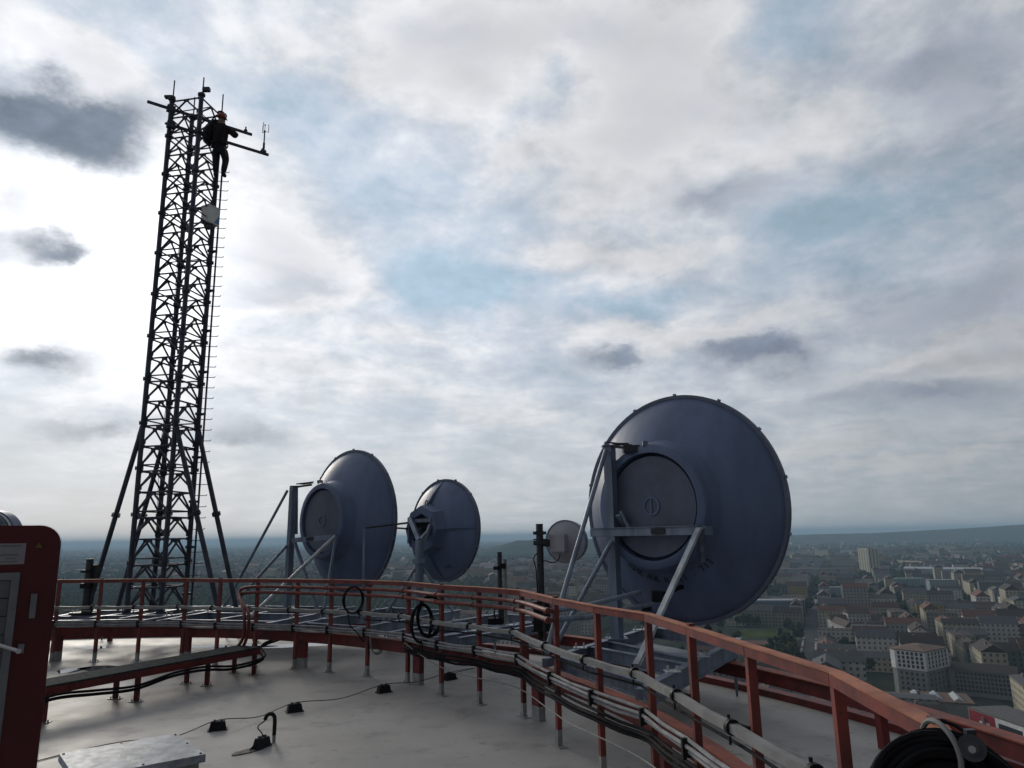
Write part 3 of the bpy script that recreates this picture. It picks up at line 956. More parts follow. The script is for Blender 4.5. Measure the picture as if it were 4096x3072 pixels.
z = gz - .04
while z > .2:
    mb.box(((.05 + gx - .02) / 2, -.002, z - .05), (gx - .075, .02, .093), Md)
    z -= .099
mb.build('slats', M_SLAT, t)
mb = MB()
mb.box((Wd - .105, -.012, gz - .19), (.03, .024, .135), Md)
mb.build('latch_case', M_FRAME, t)
mb = MB()
mb.box((Wd - .28, -.002, Hd - .16), (.215, .006, .118), Md)
sg = mb.build('notice', M_SIGN, t)
mb = MB()
for (w_, z_) in ((.13, .045), (.10, -.005), (.05, -.025), (.10, -.043)):
    mb.box((Wd - .28 + .02 + (.06 - w_ / 2) * .6, -.006, Hd - .16 + z_), (w_, .002, .007), Md)
mb.build('faded_lines', M_FRAME, sg)
mb = MB()
tx, tz = Wd - .11, Hd - .115
mb.v += [Md @ Vector(p) for p in ((tx - .016, -.0015, tz - .013), (tx + .016, -.0015, tz - .013), (tx, -.0015, tz + .015))]
mb.f.append([0, 1, 2]); mb.c.append(None); mb.uv.append(None)
w1 = mb.build('warning_sticker', M_YEL, t, 0)
mb = MB()
mb.box((tx, -.0025, tz - .001), (.003, .001, .014), Md)
mb.box((tx, -.0025, tz - .0115), (.003, .001, .003), Md)
mb.build('exclamation_mark', M_INK, w1)
mb = MB()
mb.tube([dpt(Wd - .33, gz - .36, -.09), dpt(Wd - .27, gz - .375, -.07), dpt(Wd - .15, gz - .43, -.03)], .011, 8)
mb.tube([dpt(Wd - .15, gz - .43, -.045), dpt(Wd - .15, gz - .43, .0)], .014, 8)
mb.build('stay_rod', M_ROD, t)
mb = MB()
mb.box((Wd - .14, -.012, gz - .42), (.03, .02, .05), Md)
mb.build('rod_bracket', M_FRAME, t)
mb = MB()
mb.box((-.05, .03, Hd / 2), (.08, .12, Hd + .1), Md)
mb.build('hinge_post', M_DOOR, t)
# ------------------------------------------------------------------ steel platforms under the antennas
PZ = .84
def out(p, R=12.47):                       # push a point out to at least radius R from the roof centre
    v = Vector((p.x - RC.x, p.y - RC.y, 0))
    k = max(1.0, R / v.length)
    q = RC + v * k
    return Vector((q.x, q.y, p.z))
def platform(lab, A, B, C, D, cross=(.02, .45, .97), extra=(), h=.22, plate=None):
    """A,B stand on the inner beam, C beyond B and D beyond A on the outer beam"""
    A, B, C, D = [Vector((p.x, p.y, PZ)) for p in (A, B, C, D)]
    t = thing('steel_platform', (A + B + C + D) / 4, lab, 'platform', 'steel platforms on the roof edge')
    dz = Vector((0, 0, -h / 2))
    for p, q in ((out(A), D), (out(B), C)):
        mb = MB()
        mb.ibeam(p + dz, q + dz, .11, h)
        d = (q - p).normalized()
        mb.bar(p - d * .32 - Vector((0, 0, .06)), p + d * .002 - Vector((0, 0, .06)), .09, .116)
        mb.build('long_beam', M_GALV, t)
    for k in cross:
        p, q = out(A).lerp(D, k), out(B).lerp(C, k)
        d = (q - p).normalized() * .06
        mb = MB()
        mb.ibeam(p + d - Vector((0, 0, h * .45)), q - d - Vector((0, 0, h * .45)), .09, h * .8)
        mb.build('cross_beam', M_GALV, t)
    for p, q in extra:
        p, q = Vector((p.x, p.y, PZ - .005)), Vector((q.x, q.y, PZ - .005))
        mb = MB()
        mb.ibeam(p + dz * .8, q + dz * .8, .10, h * .75)
        mb.build('cross_beam', M_GALV, t)
    for p, q in ((out(A), D), (out(B), C)):
        for k in (.2, .5, .8):
            mb = MB()
            c = p.lerp(q, k)
            mb.box(c + Vector((0, 0, .006)), (.2, .2, .008))
            for sx in (-.06, .06):
                mb.tube([c + Vector((sx, 0, .01)), c + Vector((sx, 0, .07))], .016, 6)
            mb.build('bolted_plate', M_GALVL, t)
    for p in (D, C):
        mb = MB()
        q = out(A).lerp(D, .9) if p is D else out(B).lerp(C, .9)
        mb.tube([Vector((q.x, q.y, PZ - h)), Vector((q.x, q.y, .14))], .03, 8)
        mb.tube([Vector((q.x, q.y, .14)), Vector((q.x, q.y, .001))], .02, 8)
        mb.build('jack_leg', M_GALV, t)
    if plate:
        mb = MB()
        a, b, c, d = [out(A).lerp(D, plate[0]), out(B).lerp(C, plate[0]), out(B).lerp(C, plate[1]), out(A).lerp(D, plate[1])]
        z = Vector((0, 0, -h * .75))
        n = Vector((0, 0, -.01))
        vs = [p + z for p in (a, b, c, d)] + [p + z + n for p in (a, b, c, d)]
        mb.add(vs, [(0, 1, 2, 3), (7, 6, 5, 4), (0, 4, 5, 1), (1, 5, 6, 2), (2, 6, 7, 3), (3, 7, 4, 0)])
        mb.build('floor_plate', M_PLAT, t)
    return t
A0, B0, C0 = Z(2157, 2628, PZ), Z(2480, 2745, PZ), Z(2958, 2550, PZ)
D0 = A0 + (C0 - B0) * .92
platform('blue grey steel beam platform carrying the biggest dish at right', A0, B0, C0, D0, extra=[(out(A0).lerp(D0, .28), out(B0).lerp(C0, .36))], plate=(.30, .78), h=.24)
platform('steel beam platform under the left big dish', pol(12.45, 79.5, 0), pol(12.45, 66, 0), pol(15.9, 67.5, 0), pol(15.9, 79.5, 0), extra=[(pol(12.5, 74, 0), pol(15.6, 73.2, 0))], plate=(.35, .95))
platform('steel beam platform under the middle dish', pol(12.45, 62.5, 0), pol(12.45, 54.5, 0), pol(16.0, 56.0, 0), pol(16.0, 63.5, 0), plate=(.5, .9))
b1, b2 = Z(1795, 2552, PZ), Z(2178, 2492, PZ)
b3, b4 = Z(1760, 2538, PZ), Z(2120, 2482, PZ)
platform('long narrow steel beam platform under the dark pole masts, left of the biggest dish', pol(12.45, 49.5, 0), pol(12.45, 43.5, 0), pol(15.9, 44.5, 0), pol(15.9, 51.0, 0), extra=[(out(b1), b2), (out(b3), b4)])
platform('steel beam platform under the tall lattice mast', pol(12.45, 94.5, 0), pol(12.45, 81.5, 0), pol(15.95, 80.8, 0), pol(15.95, 93.5, 0), cross=(.02, .3, .7, .97), extra=[(Z(345, 2470, PZ), Z(660, 2428, PZ)), (Z(482, 2470, PZ), Z(740, 2430, PZ))])

# ------------------------------------------------------------------ dishes
AX_AZ = rad(40)
def axis_frame(C, az, el=0):
    d = Vector((math.sin(az) * math.cos(el), math.cos(az) * math.cos(el), math.sin(el)))
    r = d.cross(Vector((0, 0, 1))).normalized()
    u = r.cross(d)
    # local x = right, y = up, z = towards the roof (minus d)
    return Matrix.Translation(C) @ Matrix((r, u, -d)).transposed().to_4x4(), r, u, d
def glyph(txt, size, M, mat_, parent, name):
    cu = bpy.data.curves.new('lettering', 'FONT')
    cu.body = txt
    cu.size = size
    cu.align_x = 'CENTER'
    cu.align_y = 'CENTER'
    cu.extrude = .0015
    o = bpy.data.objects.new('lettering', cu)
    COL.objects.link(o)
    me = bpy.data.meshes.new_from_object(o.evaluated_get(bpy.context.evaluated_depsgraph_get()))
    bpy.data.objects.remove(o)
    bpy.data.curves.remove(cu)
    return [M @ v.co for v in me.vertices], [list(p.vertices) for p in me.polygons]
def shell(R, dep, thick=.02, n=14):
    """outline of the reflector in (r, toward roof): apex at dep, rim at 0"""
    outp = [(R * i / n, dep * (1 - (i / n) ** 2)) for i in range(n + 1)]
    inn = [(R * i / n, dep * (1 - (i / n) ** 2) - thick) for i in range(n, -1, -1)]
    return outp, inn
def big_dish(lab, C, D, dep, az, hub_r, tabs=14, el=0):
    R = D / 2
    M, r, u, d = axis_frame(C, az, el)
    t = thing('dish_antenna', Vector((C.x, C.y, PZ)), lab, 'dish antenna', 'dish antennas on the roof')
    o_, i_ = shell(R - .02, dep)
    mb = MB()
    mb.lathe([(1e-7, o_[0][1])] + o_[1:] + i_[:-1] + [(1e-7, i_[-1][1])], M, 96)
    refl = mb.build('reflector', M_DISH, t, 50)
    mb = MB()
    mb.lathe([(R - .05, .035), (R + .012, .035), (R + .012, -.05), (R - .05, -.05)], M, 96, closed=True)
    rim = mb.build('rim', M_DISHD, t)
    mb = MB()
    for k in range(tabs):
        a = 2 * PI * k / tabs + .2
        mb.box((0, 0, 0), (.035, .05, .04), M @ Matrix.Rotation(a, 4, 'Z') @ Matrix.Translation((R + .03, 0, 0)))
    mb.build('rim_lug', M_GALV, rim)
    return t, M, r, u, d, R
def hub_ring(t, M, R, dep, hr, back):
    s = lambda q: dep * (1 - (q / R) ** 2)
    mb = MB()
    top = dep + back
    mb.lathe([(hr * .90, s(hr * .9) - .004), (hr * .90, top), (hr * 1.02, top), (hr * 1.045, top - .02), (hr * 1.055, top - back * .5), (hr * 1.08, s(hr * 1.08) + .04), (hr * 1.13, s(hr * 1.13) + .006), (hr * 1.14, s(hr * 1.14) - .006)], M, 80, closed=True)
    return mb.build('hub_ring', M_DISH, t, 40)

# the biggest dish at the right
C = Y(2717, 2028, 13.05)
t, M, r, u, d, R = big_dish('biggest dish antenna, seen from behind at right, with stencilled lettering', C, 3.98, .86, rad(43.5), .95)
hub_ring(t, M, R, .86, 1.00, .10)
mb = MB()
mb.lathe([(1e-7, .885), (.84, .885), (.84, .862), (1e-7, .862)], M, 64)
pl = mb.build('hub_plate', M_DISHD, t)
mb = MB()
mb.lathe([(.125, .886), (.125, .902), (.16, .902), (.16, .886)], M, 40, closed=True)
mb.box((0, 0, .897), (.022, .29, .02), M)
mb.build('feed_cap', M_DISH, pl)
mb = MB()
txt = "7GHZ ANL K 711 - 713"
rr = 1.235
span = rad(80)
for i, ch in enumerate(txt):
    if ch == ' ':
        continue
    a = -PI / 2 - span / 2 + rad(2) + span * i / (len(txt) - 1)
    zz = .86 * (1 - (rr / R) ** 2) + .014
    Mg = M @ Matrix.Translation((rr * math.cos(a), rr * math.sin(a), zz)) @ Matrix.Rotation(a + PI / 2, 4, 'Z') @ Matrix.Rotation(rad(29), 4, 'X')
    v, f = glyph(ch, .16, Mg, M_INK, None, 'l')
    mb.add(v, f)
mb.build('stencilled_lettering', M_INK, t, 0)
pb = Z(2469, 2553, PZ + .01)
pyy = pb.y
pt = Y(2452, 1782, pyy - .05)
pt.x, pt.y = pb.x + .01, pb.y
mb = MB()
mb.bar(pb, pt, .16, .16, (math.sin(AX_AZ), math.cos(AX_AZ), 0))
mb.box((pb.x, pb.y, PZ + .012), (.34, .34, .02))
mb.box((pt.x, pt.y, pt.z), (.26, .26, .02))
mb.build('mount_post', M_GALV, t)
def strut(p, q, rr=.038, mt=M_GALV, flat=None):
    b = MB()
    if flat:
        b.bar(p, q, flat[0], flat[1])
    else:
        b.tube([p, q], rr, 10)
    e = (Vector(q) - Vector(p)).normalized()
    b.bar(Vector(q) - e * .001, Vector(q) - e * .12, rr * 3.2, .016)
    return b.build('brace', mt, t)
fy = pyy - .12
strut(Y(2424, 1800, fy), Z(2182, 2616, PZ))
strut(Y(2447, 2165, fy), Z(2230, 2568, PZ))
hubc = C - d * .95
cr_r = hubc + r * 1.0 + Vector((0, 0, -.42))
cr_l = hubc - r * 1.1 + Vector((0, 0, -.42))
off = -d * .14
mb = MB()
mb.bar(cr_l + off, cr_r + off, .05, .13)
mb.bar(cr_l + off + Vector((0, 0, .072)), cr_r + off + Vector((0, 0, .072)), .12, .012)
cb = mb.build('cross_beam', M_GALV, t)
mb = MB()
q = cr_l.lerp(cr_r, .58) + off * 1.25
mb.bar(q, q + r * .26, .016, .095)
mb.build('dark_plate', M_INK, cb)
for e_ in (cr_l, cr_r):                       # lugs tie the cross beam to the hub ring
    mb = MB()
    mb.bar(e_ + off + d * .02, e_ + d * .10, .16, .14)
    mb.build('lug', M_GALV, cb)
p4 = cr_r + off * 1.3 + Vector((0, 0, .03))
strut(p4, Z(2547, 2660, PZ), .042, M_GALVL, (.085, .05))
strut(p4 + r * .03, Z(2832, 2520, PZ), .04, M_GALV, (.07, .05))
strut(Y(2472, 2060, fy - .05), Z(2752, 2520, PZ), .04, M_GALV, (.09, .05))
strut(Y(2482, 2045, fy - .02), Y(2515, 2110, fy - .1), .03)
# adjuster arms at the post head
mb = MB()
ph = Vector((pt.x, pt.y, pt.z))
hr = hubc + Vector((0, 0, 1.0)) - r * .30
mb.bar(ph - d * .02, hr - d * .08, .06, .05)
mb.bar(ph + Vector((0, 0, .07)) - r * .05, hr + Vector((0, 0, .06)), .03, .03)
for k in range(5):
    q = ph.lerp(hr, .3 + .14 * k) + Vector((0, 0, .05))
    mb.tube([q - d * .10, q + d * .10], .013, 6)
mb.box(ph.lerp(hr, .62) + Vector((0, 0, .06)), (.20, .06, .04))
mb.box(hr + Vector((0, 0, -.01)), (.3, .2, .12), None)
mb.build('adjuster', M_POLE, t)
mb = MB()
q = hubc + Vector((0, 0, 1.06)) - r * .02
mb.box(q, (.09, .05, .08))
mb.build('lifting_lug', M_GALV, t)
mb = MB()                                    # feed boxes at the lower edge
q = Y(2625, 2385, 11.85)
mb.box(q, (.16, .16, .17))
mb.box(q + Vector((-.17, -.02, -.16)), (.15, .12, .12))
mb.bar(q, q + d * .8 + Vector((0, 0, .1)), .06, .06)
mb.build('feed_box', M_BLACK, t)

# the left big dish
C = Y(1402, 2084, 20.5)
t, M, r, u, d, R = big_dish('big dish antenna left of centre, seen from behind beside its steel frame', C, 3.93, .88, rad(41.5), .95)
hub_ring(t, M, R, .88, .96, .11)
mb = MB()
mb.lathe([(1e-7, .925), (.82, .925), (.82, .902), (1e-7, .902)], M, 64)
pl = mb.build('hub_plate', M_DISHD, t)
mb = MB()
mb.lathe([(.12, .926), (.12, .942), (.155, .942), (.155, .926)], M, 40, closed=True)
mb.build('feed_cap', M_DISH, pl)
pb = Z(1148, 2432, PZ)
k = 19.75 / pb.y
pb = Vector((pb.x * k, 19.75, PZ))
pt = Y(1158, 1945, pb.y)
pt.x = pb.x + .03
mb = MB()
mb.bar(pb, pt, .15, .15, (math.sin(AX_AZ), math.cos(AX_AZ), 0))
mb.box((pt.x + .09, pt.y, pt.z), (.32, .16, .02))
mb.build('mount_post', M_GALV, t)
mb = MB()
q1, q2 = Y(1184, 1948, pb.y + .1), Y(1183, 2137, pb.y + .1)
mb.bar(q1, q2, .09, .09)
mb.build('pivot_post', M_GALV, t)
fy = pb.y - .1
hubc = C - d * 1.0
cr_r = hubc + r * .98 + Vector((0, 0, -.42))
cr_l = Y(1168, 2162, fy)
off = -d * .14
mb = MB()
mb.bar(cr_l, cr_r + off, .05, .12)
cb = mb.build('cross_beam', M_GALV, t)
mb = MB()
q = cr_l.lerp(cr_r + off, .35)
e = (cr_r + off - cr_l).normalized()
mb.bar(q - Vector((.02, .035, 0)), q + e * .22 - Vector((.02, .035, 0)), .016, .085)
mb.build('dark_plate', M_INK, cb)
strut(Y(1150, 1962, fy), Z(898, 2426, PZ))
strut(Y(1146, 2184, fy), Z(930, 2424, PZ))
strut(cr_r + off * 1.3, Z(1003, 2466, PZ), .045, M_GALVL)
strut(Y(1176, 2160, fy), Z(1270, 2440, PZ), .04, M_GALV, (.08, .05))
strut(cr_r + off * 1.2 + r * .02, Z(1296, 2440, PZ), .04, M_GALV, (.07, .05))
mb = MB()
ph = q1 + Vector((0, 0, .0))
hr = hubc + Vector((0, 0, .98)) - r * .35
mb.bar(ph, hr - d * .05, .06, .05)
mb.bar(ph + Vector((0, 0, .08)), hr + Vector((0, 0, .08)), .03, .03)
for k in range(4):
    q = ph.lerp(hr, .3 + .16 * k) + Vector((0, 0, .06))
    mb.tube([q - d * .1, q + d * .1], .014, 6)
mb.build('adjuster', M_POLE, t)
mb = MB()
mb.box(hubc + Vector((0, 0, 1.05)) - r * .05, (.14, .08, .07))
mb.build('lifting_lug', M_GALV, t)

# the middle dish with four ribs
C = Y(1776, 2119, 19.4)
t, M, r, u, d, R = big_dish('ribbed middle sized dish antenna between the left big dish and the dark poles', C, 2.62, .62, rad(42.5), .5, 12, rad(-1))
s = lambda q: .62 * (1 - (q / R) ** 2)
for k in range(4):
    a = rad(92 + 90 * k)
    mb = MB()
    Mr = M @ Matrix.Rotation(a, 4, 'Z')
    pr = [(.40, s(.40) - .004), (.40, s(.40) + .10), (.62, s(.62) + .12), (.95, s(.95) + .06), (R - .06, s(R - .06) + .012), (R - .06, s(R - .06) - .004), (.95, s(.95) - .004), (.62, s(.62) - .004)]
    n = len(pr)
    vs = [(x, -.02, z) for x, z in pr] + [(x, .02, z) for x, z in pr]
    mb.add(vs, [tuple(range(n)), tuple(range(2 * n - 1, n - 1, -1))] + [(i, (i + 1) % n, n + (i + 1) % n, n + i) for i in range(n)], Mr)
    mb.build('rib', M_DISH, t, 0)
mb = MB()
mb.lathe([(.40, s(.4) - .01), (.40, .80), (.60, .80), (.60, .77), (.66, s(.66) - .01)], M, 8, closed=True)
mb.build('hub_ring', M_DISH, t, 20)
mb = MB()
mb.lathe([(1e-7, .66), (.34, .66), (.34, .625), (1e-7, .625)], M, 32)
mb.tube([M @ Vector((0, 0, .66)), M @ Vector((0, 0, .80)), M @ Vector((-.08, -.12, .86))], .06, 10)
mb.build('feed_flange', M_POLE, t)
mb = MB()
v, f = glyph("1 757", .13, M @ Matrix.Translation((.42, -.95, s(1.04) + .016)) @ Matrix.Rotation(rad(14), 4, 'Z') @ Matrix.Rotation(rad(36), 4, 'X'), M_INK, None, 'n')
mb.add(v, f)
mb.build('stencilled_lettering', M_INK, t, 0)
pb = Z(1676, 2443, PZ)
pt = Y(1682, 2160, pb.y)
pt.x, pt.y = pb.x, pb.y
mb = MB()
mb.tube([pb, Vector((pb.x, pb.y, PZ + .9)), pt], .105, 14)
mb.tube([Vector((pb.x, pb.y, Y(1678, 2244, pb.y).z - .06)), Vector((pb.x, pb.y, Y(1678, 2244, pb.y).z + .06))], .17, 14)
mb.build('mount_post', M_GALV, t)
mb = MB()
hb = M @ Vector((0, 0, .80))
mb.bar(pt + Vector((0, 0, -.02)), hb + r * .35 + Vector((0, 0, -.02)), .07, .09)
mb.bar(hb - r * .42 + Vector((0, 0, .22)), hb + r * .42 + Vector((0, 0, .22)), .06, .09)
mb.bar(hb - r * .40 + Vector((0, 0, -.35)) - d * .03, hb - r * .40 + Vector((0, 0, .3)) - d * .03, .10, .06, r)
mb.bar(pt + Vector((0, 0, -.02)), hb - r * .36 + Vector((0, 0, .28)) - d * .04, .14, .10, r)
mb.bar(pt + Vector((0, 0, -.3)), hb + r * .40 + Vector((0, 0, .1)) - d * .02, .08, .06, r)
mb.build('yoke', M_GALV, t)
mb = MB()
mb.tube([M @ Vector((0, .66, .62)) + u * .06 * math.sin(k * PI / 6) * 1.3 + r * .05 * math.cos(k * PI / 6) for k in range(13)], .014, 6)
mb.build('lifting_eye', M_POLE, t)
zc_ = Vector((pb.x, pb.y, Y(1678, 2270, pb.y).z))
strut(zc_ - Vector((.09, 0, 0)), Z(1548, 2448, PZ))
strut(zc_ + Vector((.09, 0, 0)), Z(1810, 2443, PZ))
# side stay crossing in front of the left big dish
sp = Y(1458, 2112, 18.6)
sb = Z(1460, 2470, PZ)
sb = Vector((sp.x, sp.y, PZ - .1))
mb = MB()
mb.bar(sb, sp, .06, .06)
mb.build('stay_post', M_GALV, t)
mb = MB()
mb.tube([sp + Vector((0, 0, .0)), hb - r * .42 + Vector((0, 0, .18))], .026, 8)
mb.tube([sp.lerp(hb, .55) + Vector((0, 0, .02)), hb - r * .42 + Vector((0, 0, .02))], .022, 8)
mb.build('stay_arm', M_POLE, t)

# ------------------------------------------------------------------ small dish on a dark pole
pb = Z(2168, 2532, PZ)
pyy = pb.y
pt = Y(2164, 2098, pyy)
pole = thing('antenna_pole', Vector((pb.x, pb.y, PZ)), 'thick dark pole with clamps carrying the small round dish', 'pole')
mb = MB()
mb.tube([(pb.x, pb.y, PZ - .02), (pb.x, pb.y, pt.z)], .065, 16)
mb.tube([(pb.x, pb.y, pt.z - .001), (pb.x, pb.y, pt.z + .012)], .068, 16)
mb.build('tube', M_POLE, pole)
def ringat(z, rr, h, nm='clamp', lugs=True):
    b = MB()
    b.tube([(pb.x, pb.y, z - h / 2), (pb.x, pb.y, z + h / 2)], rr, 16)
    if lugs:
        b.box((pb.x, pb.y - rr, z), (.24, .04, h * .8))
        b.box((pb.x, pb.y + rr, z), (.24, .04, h * .8))
    return b.build(nm, M_POLE, pole)
for (yy, rr, h) in ((2132, .075, .07), (2150, .068, .05), (2166, .07, .04), (2174, .07, .04), (2214, .069, .03)):
    ringat(Y(2164, yy, pyy).z, rr, h, lugs=yy in (2132, 2166, 2174))
mb = MB()
mb.tube([(pb.x, pb.y, PZ - .1), (pb.x, pb.y, PZ + .62)], .078, 16)
mb.box((pb.x, pb.y, PZ + .3), (.30, .26, .5))
for zz in (.05, .2, .45, .6):
    mb.tube([(pb.x - .18, pb.y - .1, PZ + zz), (pb.x + .18, pb.y - .1, PZ + zz)], .02, 6)
mb.build('foot_bracket', M_BLACK, pole)
C = Y(2262, 2166, pyy + .16)
M, r, u, d = axis_frame(C, rad(24), rad(1))
R = .378
sd = thing('small_dish_antenna', C, 'small pale round dish antenna with square radio box on the dark pole', 'dish antenna')
mb = MB()
o_, i_ = shell(R, .11, .012, 8)
mb.lathe([(1e-7, o_[0][1])] + o_[1:] + [(R + .012, .0), (R + .012, -.16), (R - .004, -.16)] + i_[:-1] + [(1e-7, i_[-1][1])], M, 48)
mb.build('reflector', M_RADIO, sd, 40)
mb = MB()
mb.lathe([(R + .002, .012), (R + .02, .012), (R + .02, -.012), (R + .002, -.012)], M, 48, closed=True)
mb.build('rim', M_GALV, sd)
mb = MB()
mb.box((-.07, -.02, .20), (.30, .31, .17), M)
mb.box((-.07, -.195, .19), (.24, .04, .06), M)
bx = mb.build('radio_box', M_RADIO, sd)
mb = MB()
ep = M @ Vector((-.20, -.02, .22))
mb.bar((pb.x + .05, pb.y, C.z - .0), ep, .10, .12)
mb.bar((pb.x + .02, pb.y, C.z - .05), ep + Vector((0, 0, -.05)), .06, .05)
mb.box(ep, (.06, .12, .22))
for zz in (-.08, 0, .08):
    mb.tube([(pb.x - .12, pb.y - .03, C.z + zz * .6), (pb.x + .1, pb.y - .03, C.z + zz * .6)], .012, 6)
mb.build('bracket', M_POLE, sd)
mb = MB()
q = M @ Vector((-.04, -.21, .2))
mb.tube(bez([q, q + Vector((-.03, -.02, -.10)), q + Vector((-.14, -.05, -.16)), Vector((pb.x + .07, pb.y - .04, C.z - .34)), Vector((pb.x - .06, pb.y - .06, C.z - .44))], 6), .009, 6)
mb.tube(bez([Vector((pb.x - .06, pb.y - .07, C.z - .20)), Vector((pb.x - .12, pb.y - .06, C.z - .30)), Vector((pb.x - .08, pb.y - .07, C.z - .52)), Vector((pb.x - .06, pb.y - .08, C.z - 1.1))], 6), .011, 6)
mb.build('radio_cable', M_CABLE, sd)

# bare poles
def bare_pole(x, ytop, ybot, w, lab, extra=(), name='bare_pole', mt=M_POLE, base=True, yy=None):
    b = Z(x, ybot, PZ)
    if yy:
        b = Vector((Y(x, ybot, yy).x, yy, PZ))
    top = Y(x, ytop, b.y).z
    t = thing(name, b, lab, 'pole')
    mb = MB()
    mb.tube([(b.x, b.y, PZ - .03), (b.x, b.y, top)], w / 2, 12)
    mb.tube([(b.x, b.y, top - .001), (b.x, b.y, top + .01)], w / 2 + .004, 12)
    mb.build('tube', mt, t)
    for (z, ww, hh, dx) in extra:
        mb = MB()
        mb.box((b.x + dx, b.y - .02, PZ + (top - PZ) * z), (ww, w + .05, hh))
        mb.build('clamp', M_BLACK, t)
    if base:
        mb = MB()
        mb.box((b.x, b.y, PZ + .03), (w * 3.4, w * 2.2, .06))
        mb.build('base_bracket', M_BLACK, t)
    return b
b = bare_pole(2002, 2210, 2492, .095, 'tall black pole of the pair left of the small dish', [(.78, .16, .07, -.05), (.03, .3, .12, -.1)])
bare_pole(2023, 2238, 2494, .075, 'shorter grey pole close beside the tall black one', [(.9, .1, .1, -.03)], mt=M_PIPE, base=False)
mb = MB()
mb.tube(bez([b + Vector((-.10, -.08, .05)), b + Vector((-.12, -.1, .25)), b + Vector((-.04, -.1, .36)), b + Vector((.05, -.1, .28)), b + Vector((.07, -.1, .02))], 6), .014, 6)
tag(mb.build('black_cable', M_CABLE), 'black cable looping round the foot of the tall black pole', 'cable')
b = bare_pole(338, 2237, 2463, .17, 'stout black pole standing left of the lattice mast', [(.52, .24, .12, 0), (.78, .22, .06, -.03)], yy=18.7)
bare_pole(360, 2262, 2463, .10, 'thinner black pole right against the stout one by the lattice mast', [(.8, .14, .5, 0), (.55, .13, .2, 0)], yy=18.75, base=False)
bare_pole(2180, 2405, 2620, .03, 'thin dark rod by the foot of the thick dark pole', base=False, yy=12.9)

# drum antenna behind the red door
C = Y(-66, 2150, 16.2)
M, r, u, d = axis_frame(C, rad(-2))
t = thing('drum_antenna', Vector((C.x, C.y, PZ)), 'dark blue drum shaped antenna peeping over the red door at far left', 'dish antenna')
mb = MB()
mb.lathe([(1e-7, .34), (.18, .33), (.38, .24), (.53, .10), (.555, .06), (.555, .02)], M, 64)
mb.build('reflector', M_DISHD, t, 40)
mb = MB()
mb.lathe([(.556, .0), (.575, .0), (.575, -.11), (.556, -.11)], M, 64, closed=True)
mb.build('pale_shroud', M_GALVL, t, 40)
mb = MB()
mb.lathe([(.576, -.10), (.60, -.10), (.60, -.42), (1e-7, -.43), (1e-7, -.32), (.576, -.31)], M, 64)
mb.build('radome', M_DISH, t, 40)
mb = MB()
q = M @ Vector((0, 0, .33))
q2 = M @ Vector((0, 0, .5))
mb.bar(q, q2, .2, .2)
mb.tube([(q2.x, q2.y, .64), (q2.x, q2.y, C.z + .45)], .07, 12)
mb.build('mount_pole', M_POLE, t)

# ------------------------------------------------------------------ lattice mast
MC = Vector((-9.30, 19.5, 0))
vv = Vector((MC.x, MC.y, 0)).normalized()
ww = Vector((vv.y, -vv.x, 0))
dl = rad(8.5)
hd = .685
LEG = {'near': MC + (-vv * math.cos(dl) + ww * math.sin(dl)) * hd, 'right': MC + (ww * math.cos(dl) + vv * math.sin(dl)) * hd,
       'far': MC - (-vv * math.cos(dl) + ww * math.sin(dl)) * hd, 'left': MC - (ww * math.cos(dl) + vv * math.sin(dl)) * hd}
order = ['left', 'near', 'right', 'far']
Z0, BAY, NB = .87, 1.205, 12
ZT = Z0 + BAY * NB
mast = thing('lattice_mast', Vector((MC.x, MC.y, PZ)), 'tall dark square lattice mast braced by slanting struts, with a worker near its top', 'mast')
zt = {'left': ZT + .05, 'near': ZT + .0, 'right': ZT - .1, 'far': ZT + .05}
for k in order:
    p = LEG[k]
    mb = MB()
    mb.tube([(p.x, p.y, PZ), (p.x, p.y, zt[k])], 0.064, 12)
    l = mb.build('leg', M_MAST, mast)
    for i in range(NB + 1):
        z = Z0 + BAY * i
        mb = MB()
        mb.tube([(p.x, p.y, z - .032), (p.x, p.y, z - .004)], .105, 10)
        mb.tube([(p.x, p.y, z + .004), (p.x, p.y, z + .032)], .105, 10)
        for b in range(4):
            a = b * PI / 2 + .5
            mb.tube([(p.x + .085 * math.cos(a), p.y + .085 * math.sin(a), z - .055), (p.x + .085 * math.cos(a), p.y + .085 * math.sin(a), z + .055)], .013, 5)
        mb.build('flange', M_MAST, l)
    mb = MB()
    mb.tube([(p.x, p.y, zt[k]), (p.x, p.y, zt[k] + .03)], .095, 12)
    mb.build('cap', M_MAST, l)
for i, k in enumerate(order):
    p, q = LEG[k], LEG[order[(i + 1) % 4]]
    e = (q - p).normalized()
    nn = Vector((e.y, -e.x, 0))
    mb = MB()
    a, b = p + e * .05, q - e * .05
    for h in range(NB * 2):
        z = Z0 + BAY / 2 * h
        zt_ = z + BAY / 2
        top = Vector((0, 0, zt_ - (.085 if h % 2 else .03)))
        bot = Vector((0, 0, z + .09))
        mid = (a + b) / 2 + top
        mb.tube([a + top, b + top], .024, 6)
        if h % 2:
            mb.tube([a + top + Vector((0, 0, .17)), b + top + Vector((0, 0, .17))], .02, 6) if h < NB * 2 - 1 else None
        mb.tube([mid - Vector((0, 0, .03)), a + bot], .027, 6)
        mb.tube([mid - Vector((0, 0, .03)), b + bot], .027, 6)
        mb.bar(mid - e * .085 - Vector((0, 0, .035)), mid + e * .085 - Vector((0, 0, .035)), .014, .085)
        for end, sgn in ((a, 1), (b, -1)):
            mb.bar(end + bot + e * .0 * sgn, end + bot + e * .075 * sgn, .012, .11)
            mb.bar(end + top, end + top + e * .06 * sgn, .012, .09)
    mb.build('face_bracing', M_MAST, mast)
